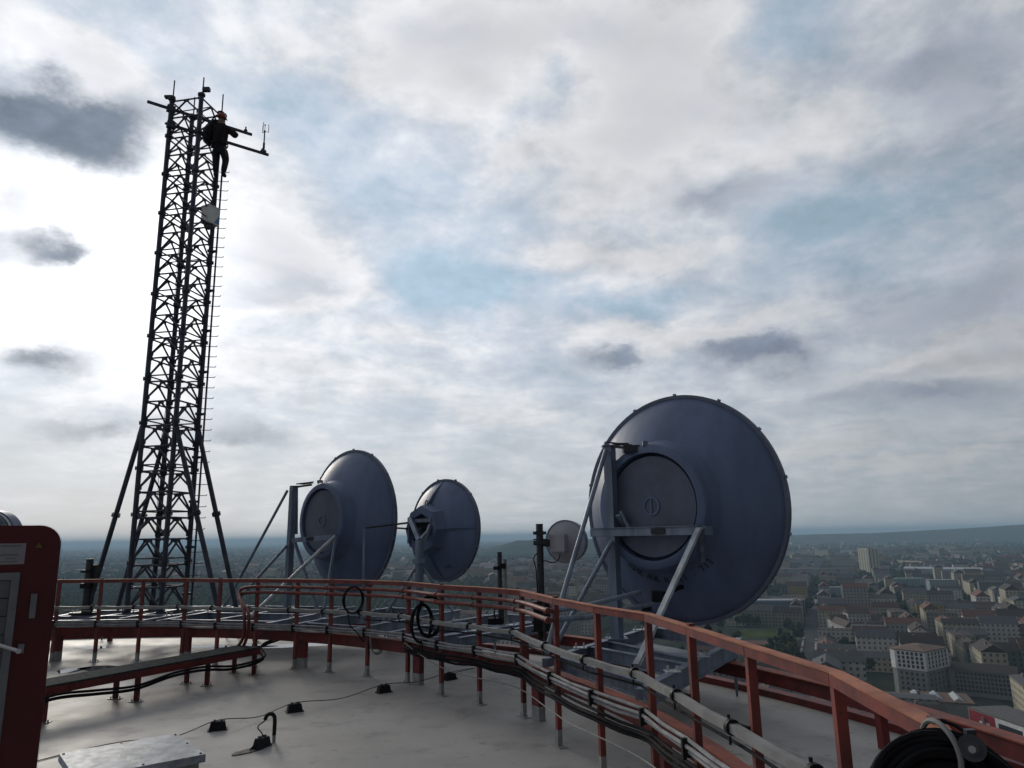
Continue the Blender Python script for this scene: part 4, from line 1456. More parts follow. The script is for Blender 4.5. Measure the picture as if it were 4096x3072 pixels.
for i in range(0, NB + 1, 2):
    mb = MB()
    z = Z0 + BAY * i - .09
    a, b, c, e = [LEG[k] + Vector((0, 0, z)) for k in order]
    mb.tube([(a + b) / 2, (c + e) / 2], .016, 6)
    mb.tube([(b + c) / 2, (e + a) / 2], .016, 6)
    mb.build('plan_bracing', M_MAST, mast)
zs = Z0 + BAY * 4
ST = {'left': (345, 2463, 19.2), 'far': (467, 2446, 19.9), 'near': (879, 2408, 18.6), 'right': (948, 2413, 19.5)}
for k, (x, y, yd) in ST.items():
    p = LEG[k]
    top = Vector((p.x, p.y, zs - .05))
    bot = Y(x, y, yd)
    bot.z = PZ
    e = (bot - top).normalized()
    mb = MB()
    mb.tube([top + e * .12, bot], .062, 12)
    mb.bar(top + e * .02, top + e * .35, .02, .15)
    s_ = mb.build('strut', M_MAST, mast)
    mb = MB()
    c = top + e * ((top.z - (Z0 + BAY * 2)) / -e.z)
    for sg in (-.035, .012):
        mb.tube([c + e * sg, c + e * (sg + .028)], .115, 10)
    for b in range(6):
        a = b * PI / 3
        s1 = e.cross(Vector((0, 1, 0))).normalized()
        s2 = e.cross(s1)
        o_ = (s1 * math.cos(a) + s2 * math.sin(a)) * .092
        mb.tube([c + o_ - e * .06, c + o_ + e * .06], .014, 5)
    mb.build('collar', M_MAST, s_)
# step rail on the right leg
RL = LEG['right']
sd_ = (ww * .97 - vv * .25).normalized()
mb = MB()
sr = RL + sd_ * .155
mb.tube([(sr.x, sr.y, PZ), (sr.x, sr.y, 13.3)], .028, 8)
step_rail = mb.build('step_rail', M_MAST, mast)
z = PZ + .25
while z < 13.4:
    a = RL + Vector((0, 0, z))
    mb = MB()
    mb.tube([a + sd_ * .05, a + sd_ * .335, a + sd_ * .35 + Vector((0, 0, .012)), a + sd_ * .36 + Vector((0, 0, .035))], .0105, 6)
    mb.build('step_bolt', M_MAST, step_rail)
    z += .3
mb = MB()
for i in range(NB - 2):
    z = Z0 + BAY * i + .35
    mb.box((RL.x + sd_.x * .08, RL.y + sd_.y * .08, z), (.2, .06, .06))
    mb.box((RL.x, RL.y, z), (.15, .15, .07))
mb.build('rail_bracket', M_MAST, step_rail)
# rods at the head
for nm, x0, y0, x1, y1 in (('left', 708, 405, 716, 322), ('far', 777, 450, 782, 389), ('near', 812, 400, 820, 310), ('right', 875, 460, 881, 378)):
    p = LEG[nm]
    yd = p.y
    za, zb = Y(x0, y0, yd).z, Y(x1, y1, yd).z
    mb = MB()
    mb.tube([(p.x + .03, p.y, za - .15), (p.x + .03, p.y, zb)], .019, 6)
    mb.build('lightning_rod', M_MAST, mast)
p = LEG['near']
mb = MB()
mb.box((p.x + .13, p.y, zt['near'] + .17), (.20, .12, .11))
mb.bar((p.x, p.y, zt['near'] + .02), (p.x + .08, p.y, zt['near'] + .16), .03, .03)
mb.build('obstruction_light', M_MAST, mast)
p = LEG['left']
mb = MB()
mb.box((p.x - .1, p.y, zt['left'] + .02), (.22, .12, .07))
mb.build('top_bracket', M_MAST, mast)
p = LEG['right']
mb = MB()
mb.box((p.x + .07, p.y, zt['right'] + .02), (.2, .12, .1))
mb.build('top_bracket', M_MAST, mast)
zu = Y(702, 435, LEG['left'].y).z
zl = Y(690, 510, LEG['left'].y).z
OUTR = {}
for nm, (xa, ya), (xb, yb), z in (('u', (589, 406), (1008, 539), zu), ('l', (667, 495), (1074, 620), zl)):
    a, b = Z(xa, ya, z), Z(xb, yb, z)
    OUTR[nm] = (a, b)
    mb = MB()
    mb.bar(a, b, .055, .075)
    o_ = mb.build('outrigger', M_MAST, mast)
    e = (b - a).normalized()
    for k in ('left', 'right'):
        mb = MB()
        q = LEG[k]
        tt = (Vector((q.x, q.y, z)) - a).dot(e)
        c = a + e * tt
        mb.bar(c - e * .11, c + e * .11, .16, .18)
        mb.tube([c - e * .16, c + e * .2], .035, 6)
        mb.build('saddle_clamp', M_MAST, o_)
mb = MB()
b = OUTR['u'][1]
e = (OUTR['u'][1] - OUTR['u'][0]).normalized()
mb.tube([b - e * .2, b - e * .2 + Vector((0, 0, .2))], .022, 6)
mb.box(b - e * .2 + Vector((0, 0, .08)), (.09, .06, .05))
mb.build('clamp_stub', M_MAST, mast)
mb = MB()
p = MC + ww * -.16
mb.tube(bez([(p.x + .05 * math.sin(i * 1.7), p.y + .04 * math.cos(i), PZ + i * 1.4) for i in range(10)], 4), .007, 5)
mb.build('inner_cable', M_CABLE, mast)
# wind gauge on the lower outrigger
b = OUTR['l'][1]
base = b - e * .16
t = thing('wind_gauge', base, 'small ultrasonic wind gauge on the end of the lower mast arm', 'wind gauge')
q = Vector((0, 0, 1))
zz = Y(1056, 585, base.y).z - base.z
mb = MB()
mb.tube([base + q * .03, base + q * .36], .036, 8)
mb.tube([base + q * .36, base + q * (Y(1059, 530, base.y).z - base.z)], .02, 6)
mb.box(base + q * .06, (.16, .07, .08))
mb.bar(base + Vector((-.15, 0, 0)), base + q * .22, .02, .03)
mb.build('gauge_stem', M_MAST, t)
mb = MB()
top = base + q * (Y(1059, 527, base.y).z - base.z)
mb.tube([top - q * .02, top + q * .035], .03, 8)
mb.tube([top, top + q * .22], .008, 4)
for k in range(3):
    a = k * 2 * PI / 3 + .4
    v = Vector((math.cos(a), math.sin(a), 0)) * .115
    mb.tube([top + q * .02, top + v + q * .0, top + v + q * .25, top + v * .72 + q * .27], .010, 5)
mb.tube([top + q * .215, top + q * .25], .022, 6)
mb.build('gauge_head', M_MAST, t)
# pale box on the right leg
bc_ = Y(842, 866, LEG['right'].y - .15)
t = thing('equipment_box', bc_, 'pale grey equipment box fixed to the right leg of the mast below the worker', 'box')
Mx = Matrix.Translation(bc_) @ Matrix.Rotation(rad(62), 4, 'Z')
mb = MB()
bm = [(-.20, -.14), (.20, -.14), (.20, .14), (-.20, .14)]
mb.box((0, 0, 0), (.40, .30, .52), Mx)
mb.box((0, 0, .27), (.43, .33, .025), Mx)
mb.build('housing', M_BOXW, t)
mb = MB()
mb.v += [Mx @ Vector(p) for p in ((.02, -.154, -.22), (.192, -.154, -.22), (.192, -.154, .06))]
mb.f.append([0, 1, 2]); mb.c.append(None); mb.uv.append(None)
M_BLUE = mat('blue_mark', (.10, .28, .50), .5)
mb.build('blue_mark', M_BLUE, t, 0)
mb = MB()
mb.box((-.05, .0, -.33), (.16, .16, .14), Mx)
mb.bar(bc_, Vector((RL.x, RL.y, bc_.z)), .12, .1)
mb.build('cable_glands', M_MAST, t)

# ------------------------------------------------------------------ worker on the mast
def skin(name, pts, edges, mat_, parent, sub=1, thick_=False):
    me = bpy.data.meshes.new(name)
    org = origin(parent)
    me.from_pydata([tuple(Vector(p[0]) - org) for p in pts], edges, [])
    o = bpy.data.objects.new(name, me)
    COL.objects.link(o)
    sk = o.modifiers.new('skin', 'SKIN')
    sk.use_smooth_shade = True
    lay = me.skin_vertices[0].data
    for i, p in enumerate(pts):
        rr = p[1]
        k_ = 1.34 if thick_ else 1
        lay[i].radius = (rr[0] * k_, rr[1] * k_) if isinstance(rr, tuple) else (rr * k_, rr * k_)
    lay[0].use_root = True
    ss = o.modifiers.new('sub', 'SUBSURF')
    ss.levels = ss.render_levels = sub
    m2 = bpy.data.meshes.new_from_object(o.evaluated_get(bpy.context.evaluated_depsgraph_get()))
    bpy.data.objects.remove(o)
    m2.name = name
    m2.materials.clear()
    m2.materials.append(mat_)
    for p in m2.polygons:
        p.use_smooth = True
    o = bpy.data.objects.new(name, m2)
    COL.objects.link(o)
    o.parent = parent
    return o
M_SKIN = mat('skin', (.35, .20, .15), .5, var=.05)
M_JACKET = mat('jacket_dark_red', (.035, .014, .014), .9, var=.2, vscale=6)
M_TROUS = mat('black_trousers', (.016, .016, .02), .8, var=.2, vscale=6)
M_HELM = mat('orange_helmet', (.30, .05, .028), .4, var=.08)
M_BOOT = mat('dark_boots', (.02, .017, .015), .6)
PY = LEG['right'].y - .30
def J(cx_, cy_, dy=0.0):
    return Y(494 + cx_ / 2.37, 250 + cy_ / 2.37, PY + dy)
j = dict(pel=J(912, 795), sp=J(918, 730), ch=J(925, 655), nk=J(926, 590), hd0=J(928, 562), hd1=J(930, 520),
         rs=J(985, 622), re=J(1078, 706, .02), rw=J(1020, 665, .16), ls=J(868, 622), le=J(838, 700, .02), lw=J(893, 668, .17),
         rh=J(940, 812), rk=J(972, 925, .10), ra=J(944, 1045), rt=J(958, 1072, .10), lh=J(886, 812), lk=J(876, 930, .08), la=J(874, 1052), lt=J(880, 1078, .10))
tw = thing('person', J(912, 1080), 'worker in an orange helmet and dark clothes high on the mast, standing on its steps', 'person')
hs = []
def hand(w, el_, sgn):
    """palm plus five bent fingers closing on the tube"""
    f = (w - el_).normalized()
    side = f.cross(Vector((0, 0, 1))).normalized() * sgn
    palm = w + f * .07
    res = [(palm, .026)]
    ed = []
    for k in range(4):
        b = palm + side * (.032 - .021 * k) + f * .012
        L = (.068, .078, .074, .058)[k]
        res += [(b, .0105), (b + f * L * .5 + Vector((0, 0, .012)), .0095), (b + f * L * .75 + Vector((0, 0, -.022)), .0085)]
    tb = palm + side * .03 - f * .035
    res += [(tb, .012), (tb + side * .03 + f * .02, .011), (tb + side * .035 + f * .05, .009)]
    return res
pts = [(j['pel'], (.16, .12)), (j['sp'], (.145, .115)), (j['ch'], (.17, .13)), (j['nk'], .062), (j['hd0'], (.085, .095)), (j['hd1'], (.088, .10)),
       (j['rs'], .075), (j['re'], .052), (j['rw'], .034), (j['ls'], .075), (j['le'], .052), (j['lw'], .034),
       (j['rh'], .095), (j['rk'], .066), (j['ra'], .045), (j['rt'], .035), (j['lh'], .095), (j['lk'], .066), (j['la'], .045), (j['lt'], .035)]
ed = [(0, 1), (1, 2), (2, 3), (3, 4), (4, 5), (2, 6), (6, 7), (7, 8), (2, 9), (9, 10), (10, 11), (0, 12), (12, 13), (13, 14), (14, 15), (0, 16), (16, 17), (17, 18), (18, 19)]
for wi, (w, e_, sg) in ((8, (j['rw'], j['re'], 1)), (11, (j['lw'], j['le'], -1))):
    h = hand(w, e_, sg)
    b0 = len(pts)
    pts += h
    ed.append((wi, b0))
    for k in range(5):
        a = b0 + 1 + 3 * k
        ed += [(b0, a), (a, a + 1), (a + 1, a + 2)]
skin('body', pts, ed, M_SKIN, tw)
cl = [(j['pel'] + Vector((0, 0, -.10)), (.17, .15)), (j['pel'] + Vector((0, 0, .08)), (.165, .14)), (j['ch'], (.205, .165)), (j['nk'] - Vector((0, 0, .03)), .085), (j['rs'], .098), (j['re'], .078), (j['rw'].lerp(j['re'], .12), .052), (j['ls'], .098), (j['le'], .078), (j['lw'].lerp(j['le'], .12), .052)]
skin('jacket', cl, [(0, 1), (1, 2), (2, 3), (2, 4), (4, 5), (5, 6), (2, 7), (7, 8), (8, 9)], M_JACKET, tw, 1, True)
tr = [(j['pel'] + Vector((0, 0, .06)), (.18, .15)), (j['pel'] + Vector((0, 0, -.03)), (.18, .15)), (j['rh'] + Vector((.01, 0, -.06)), .112), (j['rk'], .082), (j['ra'], .064), (j['lh'] + Vector((-.01, 0, -.06)), .112), (j['lk'], .082), (j['la'], .064)]
skin('trousers', tr, [(0, 1), (1, 2), (2, 3), (3, 4), (1, 5), (5, 6), (6, 7)], M_TROUS, tw, 1, True)
for a, b in (('ra', 'rt'), ('la', 'lt')):
    p, q = j[a], j[b]
    skin('boot', [(p + Vector((0, 0, .05)), .06), (p - Vector((0, 0, .03)), .058), (q, (.052, .045)), (q + (q - p).normalized() * .06, .035)], [(0, 1), (1, 2), (2, 3)], M_BOOT, tw, 1, True)
hc_ = j['hd1'] + Vector((0, 0, .005))
mb = MB()
Mh_ = Matrix.Translation(hc_) @ Matrix.Rotation(rad(18), 4, 'Y')
prof = [(.128, -.03), (.135, 0), (.128, .05), (.10, .095), (.055, .122), (1e-7, .13)]
mb.lathe(prof, Mh_, 20)
mb.box((.12, 0, -.012), (.09, .16, .016), Mh_)
hm = mb.build('helmet', M_HELM, tw, 50)
mb = MB()
mb.box((.0, 0, .10), (.03, .2, .05), Mh_)
mb.build('helmet_band', M_BLACK, hm)
fd_ = Vector((.9, .42, 0)).normalized()
mb = MB()
sd2 = Vector((-fd_.y, fd_.x, 0))
fc = j['hd0'] + Vector((0, 0, .03))
mb.box(fc + fd_ * .092, (.03, .03, .045))
mb.box(fc + fd_ * .088 + Vector((0, 0, -.045)), (.02, .05, .012))
for s_ in (-.035, .035):
    mb.box(fc + fd_ * .085 + sd2 * s_ + Vector((0, 0, .028)), (.018, .02, .012))
mb.build('face_features', M_SKIN, tw)
mb = MB()
for a, b in (('ls', 'rh'), ('rs', 'lh')):
    p, q = j[a], j[b]
    mb.bar(p + Vector((0, -.20, .04)), q + Vector((0, -.22, .1)), .05, .012, (0, 1, 0))
mb.lathe([(.19, -.03), (.205, -.03), (.205, .03), (.19, .03)], Matrix.Translation(j['pel'] + Vector((0, 0, .06))) @ Matrix.Scale(1.15, 4), 24, closed=True)
mb.build('harness', M_BLACK, tw)
mb = MB()
mb.tube(bez([j['rh'] + Vector((.12, -.08, .0)), j['rh'] + Vector((.15, -.1, -.25)), j['rk'] + Vector((.10, -.08, .05))], 6), .012, 6)
mb.build('lanyard', M_HELM, tw)
# tool bag on the mast beside him
bg = J(815, 690, .05)
t = thing('tool_bag', bg, 'bulky black tool bag slung on the mast just left of the worker', 'bag')
skin('bag', [(bg + Vector((0, 0, -.30)), (.13, .12)), (bg + Vector((-.02, 0, -.1)), (.19, .16)), (bg + Vector((-.02, 0, .12)), (.17, .15)), (bg + Vector((.06, 0, .34)), (.10, .10)), (bg + Vector((.20, 0, .5)), (.10, .08))], [(0, 1), (1, 2), (2, 3), (3, 4)], M_BLACK, t, 1, True)
mb = MB()
mb.tube(bez([bg + Vector((.0, -.1, .3)), bg + Vector((.15, -.05, .6)), bg + Vector((.25, .1, .75))], 5), .02, 6)
mb.build('strap', M_CABLE, t)
# ------------------------------------------------------------------ the city far below
GZ = -91.0
from mathutils import noise as mnoise
def ground_mat():
    m = bpy.data.materials.new('city_ground')
    m.use_nodes = True
    m.node_tree.nodes.clear()
    n = NT(m.node_tree)
    b = n.node('ShaderNodeBsdfPrincipled')
    o = n.node('ShaderNodeOutputMaterial')
    n.l.new(b.outputs[0], o.inputs[0])
    p = n.node('ShaderNodeTexCoord').outputs['Object']
    f1 = n.noise(p, .0012, 8, .6)
    f2 = n.noise(p, .011, 6, .6)
    vo = n.node('ShaderNodeTexVoronoi', feature='F1')
    n.l.new(n.vm('MULTIPLY', p, (1, 1, 0)), vo.inputs['Vector'])
    vo.inputs['Scale'].default_value = .0035
    cell = n.xyz(vo.outputs['Color'])[0]
    c = n.mix(n.sstep(f1, .42, .58), (.030, .042, .026), (.075, .075, .062))
    c = n.mix(n.m('MULTIPLY', n.sstep(cell, .55, .9), .6), c, (.14, .135, .10))
    c = n.mix(n.m('MULTIPLY', n.sstep(f2, .5, .62), .6), c, (.025, .034, .022))
    n.l.new(c, b.inputs['Base Color'])
    b.inputs['Roughness'].default_value = 1
    b.inputs['Specular IOR Level'].default_value = 0
    return m
mb = MB()
prev = None
rings = [0, 500, 1500, 4000, 12000, 30000, 60000]
n = 48
for r_ in rings[1:]:
    pass
mb.v = [Vector((0, 0, GZ))] + [Vector((r_ * math.cos(2 * PI * i / n), r_ * math.sin(2 * PI * i / n), GZ)) for r_ in rings[1:] for i in range(n)]
for i in range(n):
    mb.f.append([0, 1 + i, 1 + (i + 1) % n])
    for k in range(len(rings) - 2):
        a = 1 + k * n
        mb.f.append([a + i, a + n + i, a + n + (i + 1) % n, a + (i + 1) % n])
mb.c = [None] * len(mb.f)
mb.uv = [None] * len(mb.f)
tag(mb.build('ground', ground_mat(), None, 0), kind='structure')

def hmat(name, c1, c2, sc):
    m = mat(name, c1, 1, 0, var=0, vscale=sc, spec=0, col2=c2)
    return m
# hills on the horizon at the right, and the wooded rise in the middle
def ridge(az0, az1, dist, depth, hf, matl, n=90):
    mb = MB()
    vs = []
    for i in range(n + 1):
        a = rad(az0 + (az1 - az0) * i / n)
        h = hf(i / n)
        for (k, q) in ((-1, 0), (-.5, .62), (0, 1), (.5, .6), (1, 0)):
            R = dist + k * depth
            vs.append((R * math.sin(a), R * math.cos(a), GZ - .5 + h * q))
    fs = [(i * 5 + k, i * 5 + k + 1, (i + 1) * 5 + k + 1, (i + 1) * 5 + k) for i in range(n) for k in range(4)]
    mb.add(vs, fs)
    tag(mb.build('hills', matl, None, 60), kind='structure')
m_hill = hmat('hill_woods', (.035, .05, .04), (.06, .07, .05), .002)
ridge(12, 56, 6800, 1000, lambda t: (66 + 14 * t + 62 * math.exp(-((t - .60) / .17) ** 2) + 6 * mnoise.noise((t * 9, 0, 0)) + 2 * mnoise.noise((t * 50, 0, 0))) * min(1, t * 6) * min(1, (1 - t) * 4), m_hill)
ridge(-3.5, 15, 4400, 1100, lambda t: (72 + 9 * mnoise.noise((t * 12, 3, 0)) + 4 * mnoise.noise((t * 60, 3, 0))) * min(1, t * 5) * min(1, (1 - t) * 2.2), m_hill)

# ---- shared city materials
def wall_mat(name, use_attr):
    m = bpy.data.materials.new(name)
    m.use_nodes = True
    m.node_tree.nodes.clear()
    n = NT(m.node_tree)
    b = n.node('ShaderNodeBsdfPrincipled')
    o = n.node('ShaderNodeOutputMaterial')
    n.l.new(b.outputs[0], o.inputs[0])
    if use_attr:
        col = n.node('ShaderNodeAttribute', attribute_name='Col').outputs['Color']
    else:
        col = n.node('ShaderNodeObjectInfo').outputs['Color']
    uv = n.node('ShaderNodeUVMap', uv_map='UVMap').outputs[0]
    u, v, _z = n.xyz(uv)[0:3]
    fu = n.m('FRACT', n.m('DIVIDE', u, 3.4))
    fv = n.m('FRACT', n.m('DIVIDE', v, 3.3))
    w = n.m('MULTIPLY', n.m('MULTIPLY', n.m('GREATER_THAN', fu, .30), n.m('LESS_THAN', fu, .68)), n.m('MULTIPLY', n.m('GREATER_THAN', fv, .28), n.m('LESS_THAN', fv, .78)))
    w = n.m('MULTIPLY', w, n.m('GREATER_THAN', v, .2))
    p = n.node('ShaderNodeTexCoord').outputs['Object']
    dirt = n.noise(n.vm('MULTIPLY', p, (1, 1, .3)), .22, 5, .6)
    base = n.mix(n.m('MULTIPLY', n.sstep(dirt, .4, .75), .35), col, (.12, .115, .11))
    n.l.new(n.mix(n.m('MULTIPLY', w, .85), base, (.035, .04, .048)), b.inputs['Base Color'])
    n.l.new(n.m('SUBTRACT', .9, n.m('MULTIPLY', w, .6)), b.inputs['Roughness'])
    b.inputs['Specular IOR Level'].default_value = .2
    return m
def roof_mat(name, use_attr):
    m = bpy.data.materials.new(name)
    m.use_nodes = True
    m.node_tree.nodes.clear()
    n = NT(m.node_tree)
    b = n.node('ShaderNodeBsdfPrincipled')
    o = n.node('ShaderNodeOutputMaterial')
    n.l.new(b.outputs[0], o.inputs[0])
    col = n.node('ShaderNodeAttribute', attribute_name='Col').outputs['Color'] if use_attr else n.node('ShaderNodeObjectInfo').outputs['Color']
    p = n.node('ShaderNodeTexCoord').outputs['Object']
    f = n.noise(p, .5, 6, .65)
    n.l.new(n.mix(n.m('MULTIPLY', n.sstep(f, .35, .7), .45), col, (.05, .045, .042)), b.inputs['Base Color'])
    b.inputs['Roughness'].default_value = .8
    b.inputs['Specular IOR Level'].default_value = .25
    return m
M_WALL, M_ROOF = wall_mat('plaster_wall', False), roof_mat('tiled_roof', False)
M_WALLS, M_ROOFS = wall_mat('far_wall', True), roof_mat('far_roof', True)
M_GLASS = mat('window_glass', (.035, .042, .05), .2, var=.2)

def prism_faces(mb, pts, z0, z1, top=True):
    n = len(pts)
    L = 0
    for i in range(n):
        p, q = pts[i], pts[(i + 1) % n]
        w = math.hypot(q[0] - p[0], q[1] - p[1])
        mb.face([(p[0], p[1], z0), (q[0], q[1], z0), (q[0], q[1], z1), (p[0], p[1], z1)], [(0, 0), (w, 0), (w, z1 - z0), (0, z1 - z0)])
    if top:
        mb.face([(p[0], p[1], z1) for p in pts], [(0, -9)] * n)
def gable_faces(mb, c, e, L, Wd, z1, rh, oh=.5, kind='gable'):
    """roof over a rectangle: e along the ridge"""
    f = Vector((-e.y, e.x, 0))
    a, b = L / 2 + oh * .2, Wd / 2 + oh
    P = [c + e * sx * a + f * sy * b + Vector((0, 0, z1)) for sx, sy in ((-1, -1), (1, -1), (1, 1), (-1, 1))]
    k = 0 if kind == 'gable' else min(a, b) * .9
    r0, r1 = c - e * (a - k) + Vector((0, 0, z1 + rh)), c + e * (a - k) + Vector((0, 0, z1 + rh))
    mb.face([P[0], P[1], r1, r0])
    mb.face([P[2], P[3], r0, r1])
    mb.face([P[1], P[2], r1])
    mb.face([P[3], P[0], r0])
    mb.face([P[3], P[2], P[1], P[0]])
WALLS = {'pale grey': (.29, .285, .275), 'cream': (.42, .38, .28), 'white': (.50, .48, .45), 'beige': (.25, .225, .18), 'ochre': (.38, .27, .10), 'grey green': (.15, .175, .16)}
ROOFS = {'dark brown': (.060, .046, .040), 'reddish brown': (.105, .058, .045), 'grey': (.105, .108, .112), 'terracotta': (.17, .075, .052)}
U = Vector((.383, .924, 0))
V = Vector((.924, -.383, 0))
def uv(u, v, z=GZ):
    p = U * u + V * v
    return Vector((p.x, p.y, z))
def pix(p):
    d = Vector(p) - EYE
    c = d.dot(FW)
    if c < 1:
        return (-9e9, -9e9)
    return CX + F_PX * d.dot(RT) / c, CY - F_PX * d.dot(UP) / c
def house(c, e, L, Wd, h, rh, wc, rc, group='city houses in the street blocks', kind='gable', label=None, chim=True):
    f = Vector((-e.y, e.x, 0))
    t = thing('city_house', c, label or f'{wc} walled city house under a {rc} pitched roof in the streets far below', 'house', group)
    pts = [c + e * sx * L / 2 + f * sy * Wd / 2 for sx, sy in ((-1, -1), (1, -1), (1, 1), (-1, 1))]
    mb = MB()
    prism_faces(mb, pts, GZ, GZ + h, False)
    w = mb.build('wall', M_WALL, t, 0)
    w.color = (*WALLS[wc], 1)
    mb = MB()
    gable_faces(mb, c, e, L, Wd, h, rh, kind=kind)
    r_ = mb.build('roof', M_ROOF, t, 0)
    r_.color = (*ROOFS[rc], 1)
    if chim:
        for k in range(2):
            mb = MB()
            q = c + e * (L * (-.25 + .5 * k)) + f * (Wd * .12)
            mb.box((q.x, q.y, GZ + h + rh * .95), (1.2, 1.2, 2.6))
            ch = mb.build('chimney', M_ROOF, r_, 0)
            ch.color = (.25, .22, .2, 1)
    return t

# ---- street blocks
rnd = random.Random(21)
specs = []
KEEP_OUT = []        # filled by hand-built landmarks: (x, y, radius)
def keep(p, r_):
    KEEP_OUT.append((p.x, p.y, r_))

# landmark 1: pale corner house above darker lower floors
def win(t, p, q, z0, z1, rows, cols, w, h, pad=.06):
    e = (Vector((q.x, q.y, 0)) - Vector((p.x, p.y, 0)))
    L = e.length
    e.normalize()
    nn = Vector((e.y, -e.x, 0))
    for r_ in range(rows):
        for c in range(cols):
            x = L * (pad + (1 - 2 * pad) * (c + .5) / cols)
            z = z0 + (z1 - z0) * (r_ + .5) / rows
            mb = MB()
            a = Vector((p.x, p.y, 0)) + e * (x - w / 2) + nn * .04
            mb.bar(a + Vector((0, 0, z)), a + e * w + Vector((0, 0, z)), .12, h)
            mb.build('window', M_GLASS, t, 0)
def M_PL(name, c):
    return mat(name, c, .85, 0, var=.08, vscale=.3, spec=.2)
M_PALE, M_LOW, M_CREAM = M_PL('pale_plaster', (.62, .61, .60)), M_PL('grey_plaster', (.24, .24, .235)), M_PL('cream_plaster', (.62, .57, .42))
zb = Y(3709, 2687, 435).z
ztop = Y(3709, 2607, 435).z
pl, pf, pm, pr = Z(3567, 2667, zb), Z(3585, 2672, zb), Z(3709, 2687, zb), Z(3800, 2664, zb)
pk = Z(3680, 2650, zb)
t = thing('corner_building', Vector((pm.x, pm.y, GZ)), 'tall pale corner block with rows of dark windows above darker lower floors', 'building')
mb = MB()
ring = [pl, pf, pm, pr, pk]
prism_faces(mb, ring, zb, ztop)
mb.build('pale_wall', M_PALE, t, 0)
win(t, pf, pm, zb + .8, ztop - .8, 4, 6, 1.4, 1.7)
win(t, pm, pr, zb + .8, ztop - .8, 4, 6, 1.4, 1.7)
cen = (pl + pf + pm + pr + pk) / 5
def inset(p, k):
    return cen + (p - cen) * k
mb = MB()
prism_faces(mb, [inset(p, .965) for p in ring], GZ, zb - .01, False)
mb.build('lower_wall', M_LOW, t, 0)
fs_ = [inset(p, .965) for p in ring]
win(t, fs_[1], fs_[2], GZ + 3, zb - .8, 4, 5, 1.2, 1.5)
win(t, fs_[2], fs_[3], GZ + 3, zb - .8, 4, 5, 1.2, 1.5)
mb = MB()
top_ = [inset(p, 1.03) for p in ring]
ap = cen + Vector((0, 0, ztop - zb + 2.2))
for i in range(5):
    p, q = top_[i], top_[(i + 1) % 5]
    z = Vector((0, 0, ztop - zb + .05))
    mb.face([p + z, q + z, inset(q, .25) + (ap - cen), inset(p, .25) + (ap - cen)])
    mb.face([q + z, p + z, p + z - Vector((0, 0, .5)), q + z - Vector((0, 0, .5))])
mb.face([inset(p, .25) + (ap - cen) for p in top_])
rf = mb.build('roof', M_ROOF, t, 0)
rf.color = (.22, .15, .11, 1)
keep(cen, 34)
# its long lower wing to the right
e = (Vector((pr.x, pr.y, 0)) - Vector((pm.x, pm.y, 0))).normalized()
w0 = Z(3800, 2676, zb - 1)
w1 = Z(4070, 2700, zb - 1)
t = thing('city_building', Vector((w0.x, w0.y, GZ)), 'long dark grey wing with small windows running right from the pale corner block', 'building')
ee = (Vector((w1.x, w1.y, 0)) - Vector((w0.x, w0.y, 0)))
Lw = ee.length
ee.normalize()
ff = Vector((-ee.y, ee.x, 0))
pts = [Vector((w0.x, w0.y, 0)), Vector((w1.x, w1.y, 0)), Vector((w1.x, w1.y, 0)) + ff * 13, Vector((w0.x, w0.y, 0)) + ff * 13]
mb = MB()
prism_faces(mb, pts, GZ, zb - 1, False)
mb.build('wall', M_LOW, t, 0)
win(t, pts[0], pts[1], GZ + 2, zb - 1.5, 5, 15, 1.2, 1.5)
mb = MB()
c = (pts[0] + pts[2]) / 2
gable_faces(mb, Vector((c.x, c.y, 0)), ee, Lw, 13, zb - 1, 3.6)
r_ = mb.build('roof', M_ROOF, t, 0)
r_.color = (.07, .06, .058, 1)
for k in range(5):
    keep(pts[0] + ee * Lw * k / 4 + ff * 6, 17)

# landmark 2: hall with a shining skylight in front of it
q = Z(3745, 2790, GZ + 8)
t = thing('low_hall', Vector((q.x, q.y, GZ)), 'low flat hall with brown roof and shining skylights before the pale corner block', 'building')
M = Matrix.Translation((q.x, q.y, GZ)) @ Matrix.Rotation(rad(-22), 4, 'Z')
mb = MB()
mb.box((0, 0, 4), (30, 24, 8), M)
mb.build('wall', M_LOW, t, 0)
mb = MB()
mb.box((0, 0, 8.25), (31, 25, .5), M)
r_ = mb.build('roof', M_ROOF, t, 0)
r_.color = (.17, .11, .08, 1)
for k in range(3):
    mb = MB()
    x = -9 + 9 * k
    mb.add([(x - 2.2, -9, 8.51), (x + 2.2, -9, 8.51), (x + 2.2, 9, 8.51), (x - 2.2, 9, 8.51), (x, -9, 10), (x, 9, 10)], [(0, 1, 4), (2, 3, 5), (1, 2, 5, 4), (3, 0, 4, 5)], M)
    mb.build('skylight', M_ALU if k == 1 else M_GALVL, r_, 0)
keep(q, 30)

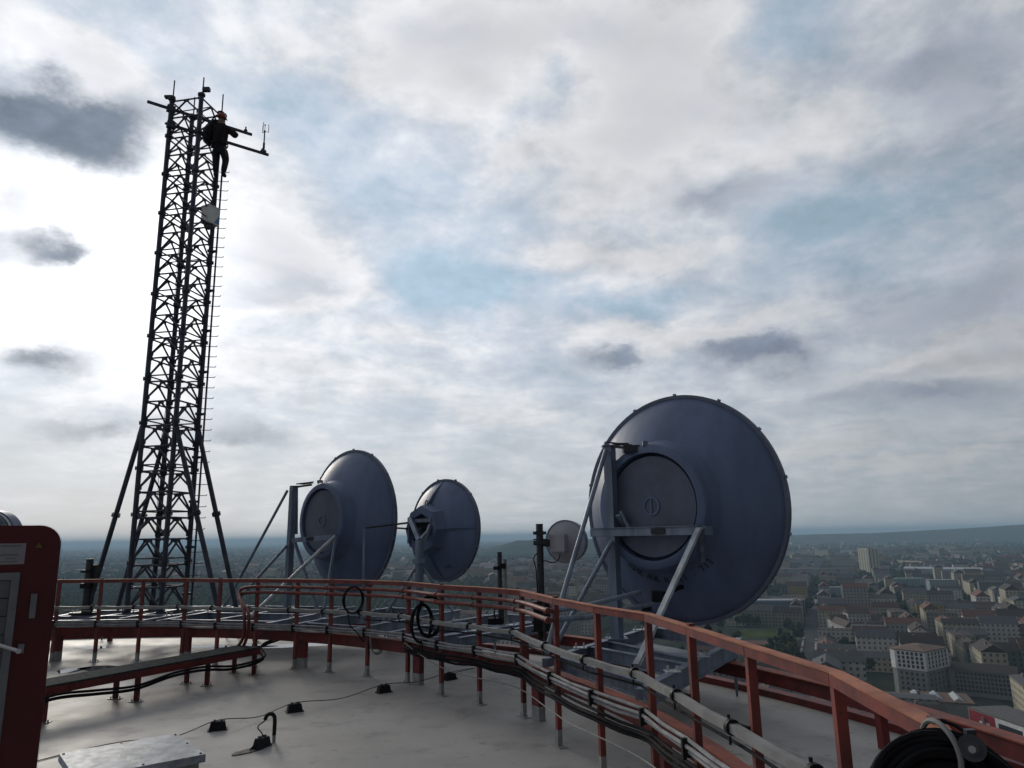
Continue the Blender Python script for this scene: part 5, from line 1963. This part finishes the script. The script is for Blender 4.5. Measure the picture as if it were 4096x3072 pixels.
# landmark 3: building with a white cross on a red wall, lower right
q0, q1 = Z(3885, 2925, GZ + 4), Z(4110, 3012, GZ + 4)
t = thing('city_building', Vector((q0.x, q0.y, GZ)), 'white banded building with a red wall bearing a white cross, lowest at right', 'building')
ee = Vector((q1.x - q0.x, q1.y - q0.y, 0))
Lw = ee.length
ee.normalize()
ff = Vector((-ee.y, ee.x, 0))
b0 = Vector((q0.x, q0.y, 0))
H = Y(3885, 2832, q0.y).z - GZ
pts = [b0, b0 + ee * Lw, b0 + ee * Lw + ff * 18, b0 + ff * 18]
mb = MB()
prism_faces(mb, pts, GZ, GZ + H)
mb.build('wall', M_PALE, t, 0)
nn = -ff
M_REDW = M_PL('red_wall', (.25, .02, .03))
mb = MB()
wr = Lw * .50
mb.bar(b0 + ee * .3 + nn * .06 + Vector((0, 0, GZ + H * .55)), b0 + ee * wr + nn * .06 + Vector((0, 0, GZ + H * .55)), .10, H * .86)
mb.build('red_wall', M_REDW, t, 0)
mb = MB()
cx = b0 + ee * wr * .60 + nn * .15 + Vector((0, 0, GZ + H * .66))
a = H * .24
mb.bar(cx - Vector((0, 0, a)), cx + Vector((0, 0, a)), .08, a * .62, nn)
for s in (-1, 1):
    mb.bar(cx + ee * s * a * .312, cx + ee * s * a, .08, a * .62)
mb.build('white_cross', M_PALE, t, 0)
for r_i in range(3):
    for k in range(5):
        p = b0 + ee * (wr + 2 + (Lw - wr - 3) * k / 5) + nn * .06
        z = GZ + H * (.22 + .28 * r_i)
        mb = MB()
        mb.bar(p + Vector((0, 0, z)), p + ee * (Lw - wr) / 6.2 + Vector((0, 0, z)), .10, H * .15)
        mb.build('window', M_GLASS, t, 0)
mb = MB()
c = (pts[0] + pts[2]) / 2
prism_faces(mb, [c + (p - c) * 1.03 for p in pts], GZ + H + .01, GZ + H + .5)
r_ = mb.build('roof', M_ROOF, t, 0)
r_.color = (.13, .12, .115, 1)
for k in range(4):
    keep(b0 + ee * Lw * k / 3 + ff * 9, 20)

# landmark 4: striped residential tower
q = Z(3482, 2296, GZ)
dist = math.hypot(q.x, q.y)
H = Y(3480, 2193, q.y).z - GZ
t = thing('residential_tower', q, 'lone cream residential high rise with vertical window stripes in the hazy city', 'building')
sz = 36 / F_PX * dist / .72
M = Matrix.Translation(q) @ Matrix.Rotation(-math.atan2(q.x, q.y) + rad(40), 4, 'Z')
mb = MB()
mb.box((0, 0, H / 2), (sz * .85, sz, H), M)
mb.build('wall', M_CREAM, t, 0)
mb = MB()
mb.box((0, 0, H + .6), (sz * .5, sz * .5, 1.2), M)
r_ = mb.build('roof', M_ROOF, t, 0)
r_.color = (.2, .2, .2, 1)
for k in range(4):
    mb = MB()
    mb.box((-sz * .425 - .06, sz * (-.36 + .24 * k), H / 2), (.1, sz * .075, H * .96), M)
    mb.build('window_stripe', M_LOW, t, 0)
for k in range(3):
    mb = MB()
    mb.box((sz * (-.28 + .28 * k), -sz * .5 - .06, H / 2), (sz * .1, .1, H * .96), M)
    mb.build('window_stripe', M_LOW, t, 0)
keep(q, 40)

# landmark 5: long slabs
def slab(xa, xb, ybot, ytop, depth, wm, lab, bays, roofc=(.2, .2, .2), dark=True, slope=0, pitched=False):
    a, b = Z(xa, ybot, GZ), Z(xb, ybot + slope, GZ)
    H = Y((xa + xb) / 2, ytop, (a.y + b.y) / 2).z - GZ
    e = (b - a)
    L = e.length
    e.normalize()
    f = Vector((-e.y, e.x, 0))
    t = thing('slab_block', a, lab, 'building')
    mb = MB()
    prism_faces(mb, [a, b, b + f * depth, a + f * depth], GZ, GZ + H, False)
    w = mb.build('wall', M_WALL, t, 0)
    w.color = (*wm, 1)
    mb = MB()
    c = (a + b + f * depth) / 2
    c.z = 0
    if pitched:
        gable_faces(mb, c, e, L, depth, GZ + H, 3.5)
    else:
        prism_faces(mb, [a - e, b + e, b + e + f * depth, a - e + f * depth], GZ + H + .01, GZ + H + 1.0)
    r_ = mb.build('roof', M_ROOF, t, 0)
    r_.color = (*roofc, 1)
    if dark:
        for k in range(bays + 1):
            mb = MB()
            p = a + e * L * k / bays - f * .3
            p = Vector((p.x, p.y, GZ + H / 2))
            mb.bar(p - e * L * .018, p + e * L * .018, .5, H * .98)
            mb.build('recess_strip', M_LOW, t, 0)  # flat dark strip stands in for the shade of a balcony recess
    for k in range(int(L // 25) + 1):
        keep(a + e * k * 25 + f * depth / 2, 20)
slab(3080, 3425, 2318, 2276, 14, (.40, .39, .37), 'long grey residential slab divided into five bays by dark balcony recess strips', 5, slope=-2)
slab(3170, 3300, 2272, 2236, 13, (.30, .33, .34), 'grey slab block left of the cream high rise, behind the five bay slab', 3, dark=False)
slab(3305, 3425, 2272, 2236, 13, (.36, .34, .31), 'brownish slab block directly left of the cream high rise', 3, dark=False)
slab(3618, 3935, 2312, 2276, 16, (.34, .34, .35), 'long low block with a pale metal roof right of the high rise', 5, (.55, .57, .60), slope=8, dark=False, pitched=True)
slab(3570, 3690, 2262, 2243, 14, (.60, .56, .42), 'small cream block with sunlit end among dark trees right of the high rise', 3, (.2, .12, .09), slope=6, dark=False)
slab(3090, 3180, 2232, 2206, 14, (.58, .55, .46), 'cream block at the edge of the biggest dish, in the farthest row', 3, dark=False)
slab(3190, 3270, 2226, 2204, 14, (.50, .47, .40), 'pale flat block in the farthest row beside the cream one', 3, dark=False)
slab(3272, 3350, 2430, 2405, 14, (.36, .36, .35), 'pale grey flat block beside the straight street, first on its right', 2, (.32, .33, .35), dark=False)
slab(3295, 3420, 2385, 2352, 18, (.30, .34, .38), 'bluish office block with flat roof right of the straight street', 4, (.24, .26, .30), dark=False)
slab(3575, 3700, 2362, 2316, 18, (.26, .36, .34), 'greenish glass fronted block with flat roof in the middle blocks', 4, (.2, .3, .28), dark=False)
slab(3725, 3835, 2378, 2322, 18, (.34, .38, .38), 'pale blue grey block beside the greenish one', 4, (.26, .29, .3), dark=False)
slab(2990, 3210, 2470, 2405, 22, (.16, .20, .25), 'dark blue grey flat roofed block left of the straight street, before the biggest dish', 6, (.34, .36, .40), dark=False)

# landmark 6: symmetrical school-like block with a gabled centre
a, b = Z(3335, 2532, GZ), Z(3552, 2532, GZ)
e = (b - a)
L = e.length
e.normalize()
f = Vector((-e.y, e.x, 0))
t = thing('gabled_building', (a + b) / 2, 'broad pale building with tall gabled centre and lower side wings round a court', 'building')
def wing(s0, s1, d0, d1, h, rh, ridge_e, rc=(.085, .055, .045)):
    p = [a + e * L * s0 + f * d0, a + e * L * s1 + f * d0, a + e * L * s1 + f * d1, a + e * L * s0 + f * d1]
    mb = MB()
    prism_faces(mb, p, GZ, GZ + h, False)
    w = mb.build('wall', M_WALL, t, 0)
    w.color = (.46, .45, .43, 1)
    c = (p[0] + p[2]) / 2
    mb = MB()
    if ridge_e:
        gable_faces(mb, Vector((c.x, c.y, 0)), e, (p[1] - p[0]).length, d1 - d0, GZ + h, rh)
    else:
        gable_faces(mb, Vector((c.x, c.y, 0)), f, d1 - d0, (p[1] - p[0]).length, GZ + h, rh)
    r_ = mb.build('roof', M_ROOF, t, 0)
    r_.color = (*rc, 1)
wing(.30, .72, 0, 16, 17, 5, True)
wing(-.02, .298, 1, 15, 11, 5, True)
wing(.722, 1.02, 1, 15, 11, 5, True)
wing(-.02, .16, -42, .9, 10, 5, False)
wing(.86, 1.04, -42, .9, 10, 5, False)
wing(.162, .858, -42, -28, 9, 5, True)
for k in range(5):
    keep(a + e * L * k / 4 + f * -14, 34)

# ---- generic blocks
wn_, rn_ = list(WALLS), list(ROOFS)
def blocked(p):
    return any((p.x - x) ** 2 + (p.y - y) ** 2 < (r_ + 9) ** 2 for x, y, r_ in KEEP_OUT)
u0 = 300
while u0 < 2100:
    bl = rnd.uniform(88, 118)
    for iv in range(-9, 15):
        v0 = -11 + 94 * iv
        if -2 <= iv <= -1 and 470 < u0 < 800:
            continue                       # the park
        bw = 79
        c0 = uv(u0 + bl / 2, v0 + bw / 2)
        base_h = rnd.choice([14, 16, 17, 18, 20])
        wings = [(u0 + 6.5, None, V, bw), (u0 + bl - 20, None, V, bw), (None, v0 + 6.5, U, bl - 40), (None, v0 + bw - 6.5, U, bl - 40)]
        for wi, (uu, v_, e, ln) in enumerate(wings):
            k = max(1, round(ln / 26))
            for s in range(k):
                if rnd.random() < .10:
                    continue
                o_ = (s + .5) / k
                if uu is not None:
                    c = uv(uu, v0 + bw * o_)
                else:
                    c = uv(u0 + 13 + (bl - 40) * o_, v_)
                L = ln / k
                px, py = pix(c + Vector((0, 0, 15)))
                if not (2050 < px < 4250 and py < 2960) or blocked(c) or (px > 3830 and py > 2850):
                    continue
                dd = math.hypot(c.x, c.y)
                if dd > 1000 and 3040 < px < 3960 and rnd.random() < .75:
                    continue
                hs = base_h + rnd.uniform(-3, 3)
                if 3240 < px < 3570 and 2525 < py < 2660:
                    hs *= .55
                if dd > 450 and rnd.random() < .07:
                    hs += 9
                wc = rnd.choices(wn_, (4, 3, 5, 3, .4, 1.5))[0]
                rc = rnd.choices(rn_, (5, 3.2, 2.5, 1.6))[0]
                if wi == 2 and iv in (1, 2):
                    wc = 'cream'
                if iv in (2, 3) and u0 < 760 and wi in (2, 3):
                    rc = 'terracotta'
                specs.append((math.hypot(c.x, c.y), c, e, L - .3, 13 * rnd.uniform(.9, 1.1), hs, rnd.choice((.7, 3.5, 4.5, 5.5)), wc, rc))
    u0 += bl + 2
specs.sort(key=lambda s: s[0])
NEAR = specs[:250]
FAR = specs[250:]
for i, (d_, c, e, L, wd_, h, rh, wc, rc) in enumerate(NEAR):
    hz = GZ
    f = Vector((-e.y, e.x, 0))
    t = thing('city_house', c, f'{wc} walled city house under a {rc} pitched roof in the streets far below', 'house', 'city houses in the street blocks')
    mb = MB()
    prism_faces(mb, [c + e * sx * L / 2 + f * sy * wd_ / 2 for sx, sy in ((-1, -1), (1, -1), (1, 1), (-1, 1))], GZ, GZ + h, False)
    # gable ends close the loft
    w = mb.build('wall', M_WALL, t, 0)
    w.color = (*WALLS[wc], 1)
    mb = MB()
    c_ = Vector((c.x, c.y, 0))
    gable_faces(mb, c_, e, L, wd_, GZ + h, rh)
    r_ = mb.build('roof', M_ROOF, t, 0)
    r_.color = (*ROOFS[rc], 1)
    if d_ < 900:
        mb = MB()
        q = c_ + e * (L * rnd.uniform(-.3, .3)) + f * 2
        mb.box((q.x, q.y, GZ + h + rh * .8), (1.3, .9, 3.2))
        ch = mb.build('chimney', M_ROOF, r_, 0)
        ch.color = (.28, .24, .21, 1)
mb, mr = MB(), MB()
for (d_, c, e, L, wd_, h, rh, wc, rc) in FAR:
    f = Vector((-e.y, e.x, 0))
    mb.col = WALLS[wc]
    prism_faces(mb, [c + e * sx * L / 2 + f * sy * wd_ / 2 for sx, sy in ((-1, -1), (1, -1), (1, 1), (-1, 1))], GZ, GZ + h, False)
    mr.col = ROOFS[rc]
    gable_faces(mr, Vector((c.x, c.y, 0)), e, L, wd_, GZ + h, rh)
# loose houses farther out, thicker in some quarters
wood = MB()
for i in range(15000):
    a = rad(rnd.uniform(-46, 46))
    d_ = 700 * math.exp(rnd.random() * 2.75)
    x, y = d_ * math.sin(a), d_ * math.cos(a)
    if math.degrees(a) > 1 and d_ < 2150:
        continue
    q = Vector((x, y, GZ))
    dn_ = mnoise.noise((x * .0011, y * .0011, 3.3)) + .5 * mnoise.noise((x * .004, y * .004, 1))
    hill = 0
    if 3500 < d_ < 5200 and -3 < math.degrees(a) < 14:
        continue
    if dn_ > -.02 or math.degrees(a) > 12 and rnd.random() < .45:
        big = rnd.random() < .12
        L, wd_, h = (rnd.uniform(30, 80), rnd.uniform(14, 22), rnd.uniform(10, 26)) if big else (rnd.uniform(9, 22), rnd.uniform(8, 12), rnd.uniform(4, 9))
        t_ = rnd.uniform(0, PI)
        e = Vector((math.cos(t_), math.sin(t_), 0))
        f = Vector((-e.y, e.x, 0))
        mb.col = WALLS[rnd.choices(wn_, (4, 3, 5, 2, .3, 1))[0]]
        prism_faces(mb, [q + e * sx * L / 2 + f * sy * wd_ / 2 for sx, sy in ((-1, -1), (1, -1), (1, 1), (-1, 1))], GZ, GZ + h, False)
        mr.col = ROOFS[rnd.choices(rn_, (4, 4, 3, 3))[0]]
        gable_faces(mr, Vector((x, y, 0)), e, L, wd_, GZ + h, rnd.uniform(2, 5))
    for k in range(3 if dn_ < .05 else 1):
        s = rnd.uniform(5, 11)
        tx, ty = x + rnd.uniform(-40, 40), y + rnd.uniform(-40, 40)
        g = rnd.uniform(.7, 1.3)
        wood.col = (.030 * g, .044 * g, .024 * g)
        vs = [(tx + s * sx * rnd.uniform(.7, 1.1), ty + s * sy * rnd.uniform(.7, 1.1), GZ + s * (.75 + .2 * rnd.random())) for sx, sy in ((-1, 0), (-.7, -.7), (0, -1), (.7, -.7), (1, 0), (.7, .7), (0, 1), (-.7, .7))]
        vs += [(tx, ty, GZ + s * rnd.uniform(1.4, 1.7)), (tx, ty, GZ + .1)]
        wood.add(vs, [(k_, (k_ + 1) % 8, 8) for k_ in range(8)] + [((k_ + 1) % 8, k_, 9) for k_ in range(8)])
for i in range(2600):
    a = rad(rnd.uniform(12, 41))
    d_ = rnd.uniform(980, 2300)
    x, y = d_ * math.sin(a), d_ * math.cos(a)
    if mnoise.noise((x * .005, y * .005, 9)) < -.05 or blocked(Vector((x, y, 0))):
        continue
    for k in range(2):
        s = rnd.uniform(4, 8)
        tx, ty = x + rnd.uniform(-25, 25), y + rnd.uniform(-25, 25)
        g = rnd.uniform(.6, 1.2)
        wood.col = (.028 * g, .042 * g, .022 * g)
        vs = [(tx + s * sx * rnd.uniform(.7, 1.1), ty + s * sy * rnd.uniform(.7, 1.1), GZ + s * (.75 + .2 * rnd.random())) for sx, sy in ((-1, 0), (-.7, -.7), (0, -1), (.7, -.7), (1, 0), (.7, .7), (0, 1), (-.7, .7))]
        vs += [(tx, ty, GZ + s * rnd.uniform(1.5, 2.0)), (tx, ty, GZ + .1)]
        wood.add(vs, [(k_, (k_ + 1) % 8, 8) for k_ in range(8)] + [((k_ + 1) % 8, k_, 9) for k_ in range(8)])
tag(mb.build('distant_house_walls', M_WALLS, None, 0), 'hazy spread of distant house walls across the plain', 'houses', kind='stuff')
tag(mr.build('distant_house_roofs', M_ROOFS, None, 0), 'hazy spread of distant house roofs across the plain', 'roofs', kind='stuff')
def attr_mat(name, rough=1):
    m = bpy.data.materials.new(name)
    m.use_nodes = True
    n = NT(m.node_tree)
    b = m.node_tree.nodes['Principled BSDF']
    n.l.new(n.node('ShaderNodeAttribute', attribute_name='Col').outputs['Color'], b.inputs['Base Color'])
    b.inputs['Roughness'].default_value = rough
    b.inputs['Specular IOR Level'].default_value = .1
    return m
tag(wood.build('distant_woods', attr_mat('far_foliage'), None, 0), 'dark hazy woods and tree belts across the plain', 'woods', kind='stuff')

# ---- streets and park
M_ASPH = mat('asphalt', (.055, .055, .058), .85, 0, var=.15, vscale=.1, spec=.2)
for nm, vv_ in (('street', -18.5), ('street', 75.5), ('street', 169.5)):
    mb = MB()
    mb.face([uv(250, vv_ - 6.5, GZ + .02), uv(250, vv_ + 6.5, GZ + .02), uv(2200, vv_ + 6.5, GZ + .02), uv(2200, vv_ - 6.5, GZ + .02)])
    tag(mb.build(nm, M_ASPH, None, 0), kind='structure')
M_LAWN = mat('park_grass', (.065, .08, .03), 1, 0, var=.25, vscale=.06, spec=0, col2=(.045, .055, .022))
pa = [Z(2960, 2520, GZ + .03), Z(3150, 2520, GZ + .03), Z(3150, 2552, GZ + .03), Z(2940, 2552, GZ + .03)]
mb = MB()
mb.face(pa)
tag(mb.build('park_lawn', M_LAWN, None, 0), kind='structure')
mb = MB()
mb.face([Z(2960, 2562, GZ + .03), Z(3130, 2562, GZ + .03), Z(3130, 2578, GZ + .03), Z(2950, 2578, GZ + .03)])
tag(mb.build('running_track', M_PL('cinder_track', (.12, .06, .05)), None, 0), kind='structure')

# ---- trees
def leaf_mat(name, c):
    m = mat(name, c, .8, 0, var=.35, vscale=.6, spec=.15)
    return m
M_LEAF = [leaf_mat('leaf_dark', (.030, .046, .022)), leaf_mat('leaf_mid', (.045, .062, .024)), leaf_mat('leaf_yellow', (.17, .15, .025))]
M_TRUNK = mat('bark', (.05, .04, .03), .9)
def make_tree(seed, lm, h=11):
    r = random.Random(seed)
    tr_ = MB()
    tr_.tube([(0, 0, 0), (.1, 0, h * .25), (0, .1, h * .55)], [.32, .26, .14], 6)
    for k in range(5):
        a = k * 1.3 + r.random()
        tr_.tube([(.05, .05, h * (.25 + .06 * k)), (1.4 * math.cos(a), 1.4 * math.sin(a), h * (.45 + .06 * k)), (2.6 * math.cos(a), 2.6 * math.sin(a), h * (.58 + .05 * k))], [.13, .09, .04], 5)
    cr = MB()
    clumps = [(r.uniform(-2.6, 2.6), r.uniform(-2.6, 2.6), h * r.uniform(.38, .9), r.uniform(1.2, 2.2)) for _ in range(13)]
    for (x, y, z, s) in clumps:
        if z > h * .75:
            x *= .5; y *= .5
        for _ in range(26):
            d = Vector((r.gauss(0, 1), r.gauss(0, 1), r.gauss(0, .8))).normalized() * s * r.uniform(.55, 1.05)
            p = Vector((x, y, z)) + d
            t1 = Vector((r.gauss(0, 1), r.gauss(0, 1), r.gauss(0, 1))).normalized()
            t2 = t1.cross(d.normalized() + Vector((.01, .3, .02))).normalized()
            w = r.uniform(.45, .85)
            cr.face([p - t1 * w - t2 * w * .6, p + t1 * w - t2 * w * .5, p + t1 * w * .8 + t2 * w * .6, p - t1 * w * .7 + t2 * w * .6])
    return tr_, cr, lm
PROTO = []
for s in range(4):
    tb_, cb_, lm = make_tree(40 + s, M_LEAF[(0, 1, 0, 2)[s]])
    PROTO.append((tb_, cb_, lm))
MESH = []
def tree(p, k, sc, label, group):
    t = thing('city_tree', p, label, 'tree', group)
    t.rotation_euler.z = (p.x * 7.7) % 6.28
    t.scale = (sc, sc, sc)
    if len(MESH) <= k or MESH[k] is None:
        while len(MESH) <= k:
            MESH.append(None)
        tb_, cb_, lm = PROTO[k]
        a = tb_.build('trunk', M_TRUNK, None)
        b = cb_.build('crown', lm, None, 0)
        MESH[k] = (a, b)
        a.parent = b.parent = t
    else:
        for o in MESH[k]:
            c = o.copy()
            COL.objects.link(c)
            c.parent = t
spots = []
yt = Z(3165, 2640, GZ)
tree(yt, 3, 1.25, 'yellow green tree beside the straight street, just above the orange rail', None)
for i in range(46):
    p = uv(rnd.uniform(440, 800), rnd.uniform(-175, -33))
    x, y = pix(p)
    if 2985 < x < 3120 and 2514 < y < 2585:
        continue
    spots.append((p, rnd.choice((0, 0, 1)), rnd.uniform(.8, 1.35)))
for i in range(70):
    if i < 45:
        p = Z(rnd.uniform(3118, 3208), rnd.uniform(2470, 2690), GZ)
    else:
        p = Z(rnd.uniform(2940, 3200), rnd.uniform(2486, 2512), GZ)
    spots.append((p, rnd.choice((0, 0, 1)), rnd.uniform(.8, 1.25)))
for i in range(600):
    p = uv(420 + 900 * rnd.random() ** 1.3, rnd.uniform(-6, 620))
    if blocked(p):
        continue
    inside = any((p - s[1]).length < 22 for s in NEAR if abs((p - s[1]).dot(s[2])) < s[3] / 2 + 4 and abs((p - s[1]).dot(Vector((-s[2].y, s[2].x, 0)))) < s[4] / 2 + 3.5)
    if inside:
        continue
    x, y = pix(p)
    if 2900 < x < 4150 and y < 3100:
        spots.append((p, rnd.choice((0, 0, 1)), rnd.uniform(.75, 1.2)))
for p, k, sc in spots[:295]:
    tree(p, k, sc, ('dark green' if k != 1 else 'mid green') + ' leafy tree among the city blocks below', 'trees among the city blocks')

# ---- parked cars along the straight street
CARC = [('white', (.6, .6, .6)), ('silver', (.35, .36, .38)), ('dark', (.03, .03, .035)), ('red', (.25, .03, .03))]
CM = {}
for nm, c in CARC:
    CM[nm] = mat('car_' + nm, c, .3, .2, var=.03)
def car_mesh():
    b = MB()
    prof = [(-2.1, .3), (-2.1, .85), (-1.3, .95), (-.8, 1.42), (.7, 1.45), (1.25, .98), (2.05, .85), (2.1, .3)]
    n = len(prof)
    vs = [(x, -.85, z) for x, z in prof] + [(x, .85, z) for x, z in prof]
    b.add(vs, [tuple(range(n)), tuple(range(2 * n - 1, n - 1, -1))] + [((i + 1) % n, i, n + i, n + (i + 1) % n) for i in range(n)])
    return b
def car_glass():
    b = MB()
    prof = [(-1.2, .98), (-.75, 1.36), (.66, 1.39), (1.15, 1.0)]
    vs = [(x, -.86, z) for x, z in prof] + [(x, .86, z) for x, z in prof]
    b.add(vs, [(0, 1, 2, 3), (7, 6, 5, 4), (0, 3, 7, 4), (1, 0, 4, 5), (2, 1, 5, 6), (3, 2, 6, 7)])
    return b
def wheel(x, y):
    b = MB()
    b.tube([(x, y - .1, .32), (x, y + .1, .32)], .32, 10)
    return b
base_parts = None
for i in range(64):
    nm = rnd.choices([c[0] for c in CARC], (4, 4, 3, 1))[0]
    side = -1 if i % 2 else 1
    u_ = 430 + (i // 2) * 9.5 + rnd.uniform(-1.5, 1.5)
    if rnd.random() < .12:
        continue
    p = uv(u_, -18.5 + side * 5.2, GZ + .04)
    if pix(p)[1] > 2760:
        continue
    t = thing('parked_car', p, f'{nm} car parked along the straight street below', 'car', 'cars parked along the straight street')
    t.rotation_euler.z = math.atan2(U.y, U.x)
    if base_parts is None:
        base_parts = [car_mesh().build('body', None, None, 20), car_glass().build('windows', M_GLASS, None, 0)] + [wheel(x, y).build('wheel', M_BLACK, None) for x in (-1.3, 1.35) for y in (-.78, .78)]
        base_parts[0].data.materials.append(CM[nm])
        for o in base_parts:
            o.parent = t
        body_by = {nm: base_parts[0].data}
    else:
        for k, o in enumerate(base_parts):
            c = o.copy()
            if k == 0:
                if nm not in body_by:
                    me = base_parts[0].data.copy()
                    me.materials.clear()
                    me.materials.append(CM[nm])
                    body_by[nm] = me
                c.data = body_by[nm]
            COL.objects.link(c)
            c.parent = t

# ------------------------------------------------------------------ haze over the plain
HZ = MB()
hz0, hz1, hr_ = GZ - 1.5, 78, 61000
HZ.box((0, 0, (hz0 + hz1) / 2), (hr_ * 2, hr_ * 2, hz1 - hz0))
m = bpy.data.materials.new('haze')
m.use_nodes = True
m.node_tree.nodes.clear()
nh = NT(m.node_tree)
pv = nh.node('ShaderNodeVolumePrincipled')
pv.inputs['Color'].default_value = (.58, .81, 1.0, 1)
pv.inputs['Density'].default_value = .00012
pv.inputs['Anisotropy'].default_value = 0.0
oo = nh.node('ShaderNodeOutputMaterial')
nh.l.new(pv.outputs[0], oo.inputs['Volume'])
hz = HZ.build('haze', m, None, 0)
tag(hz, 'pale blue haze over the plain', 'haze', kind='stuff')
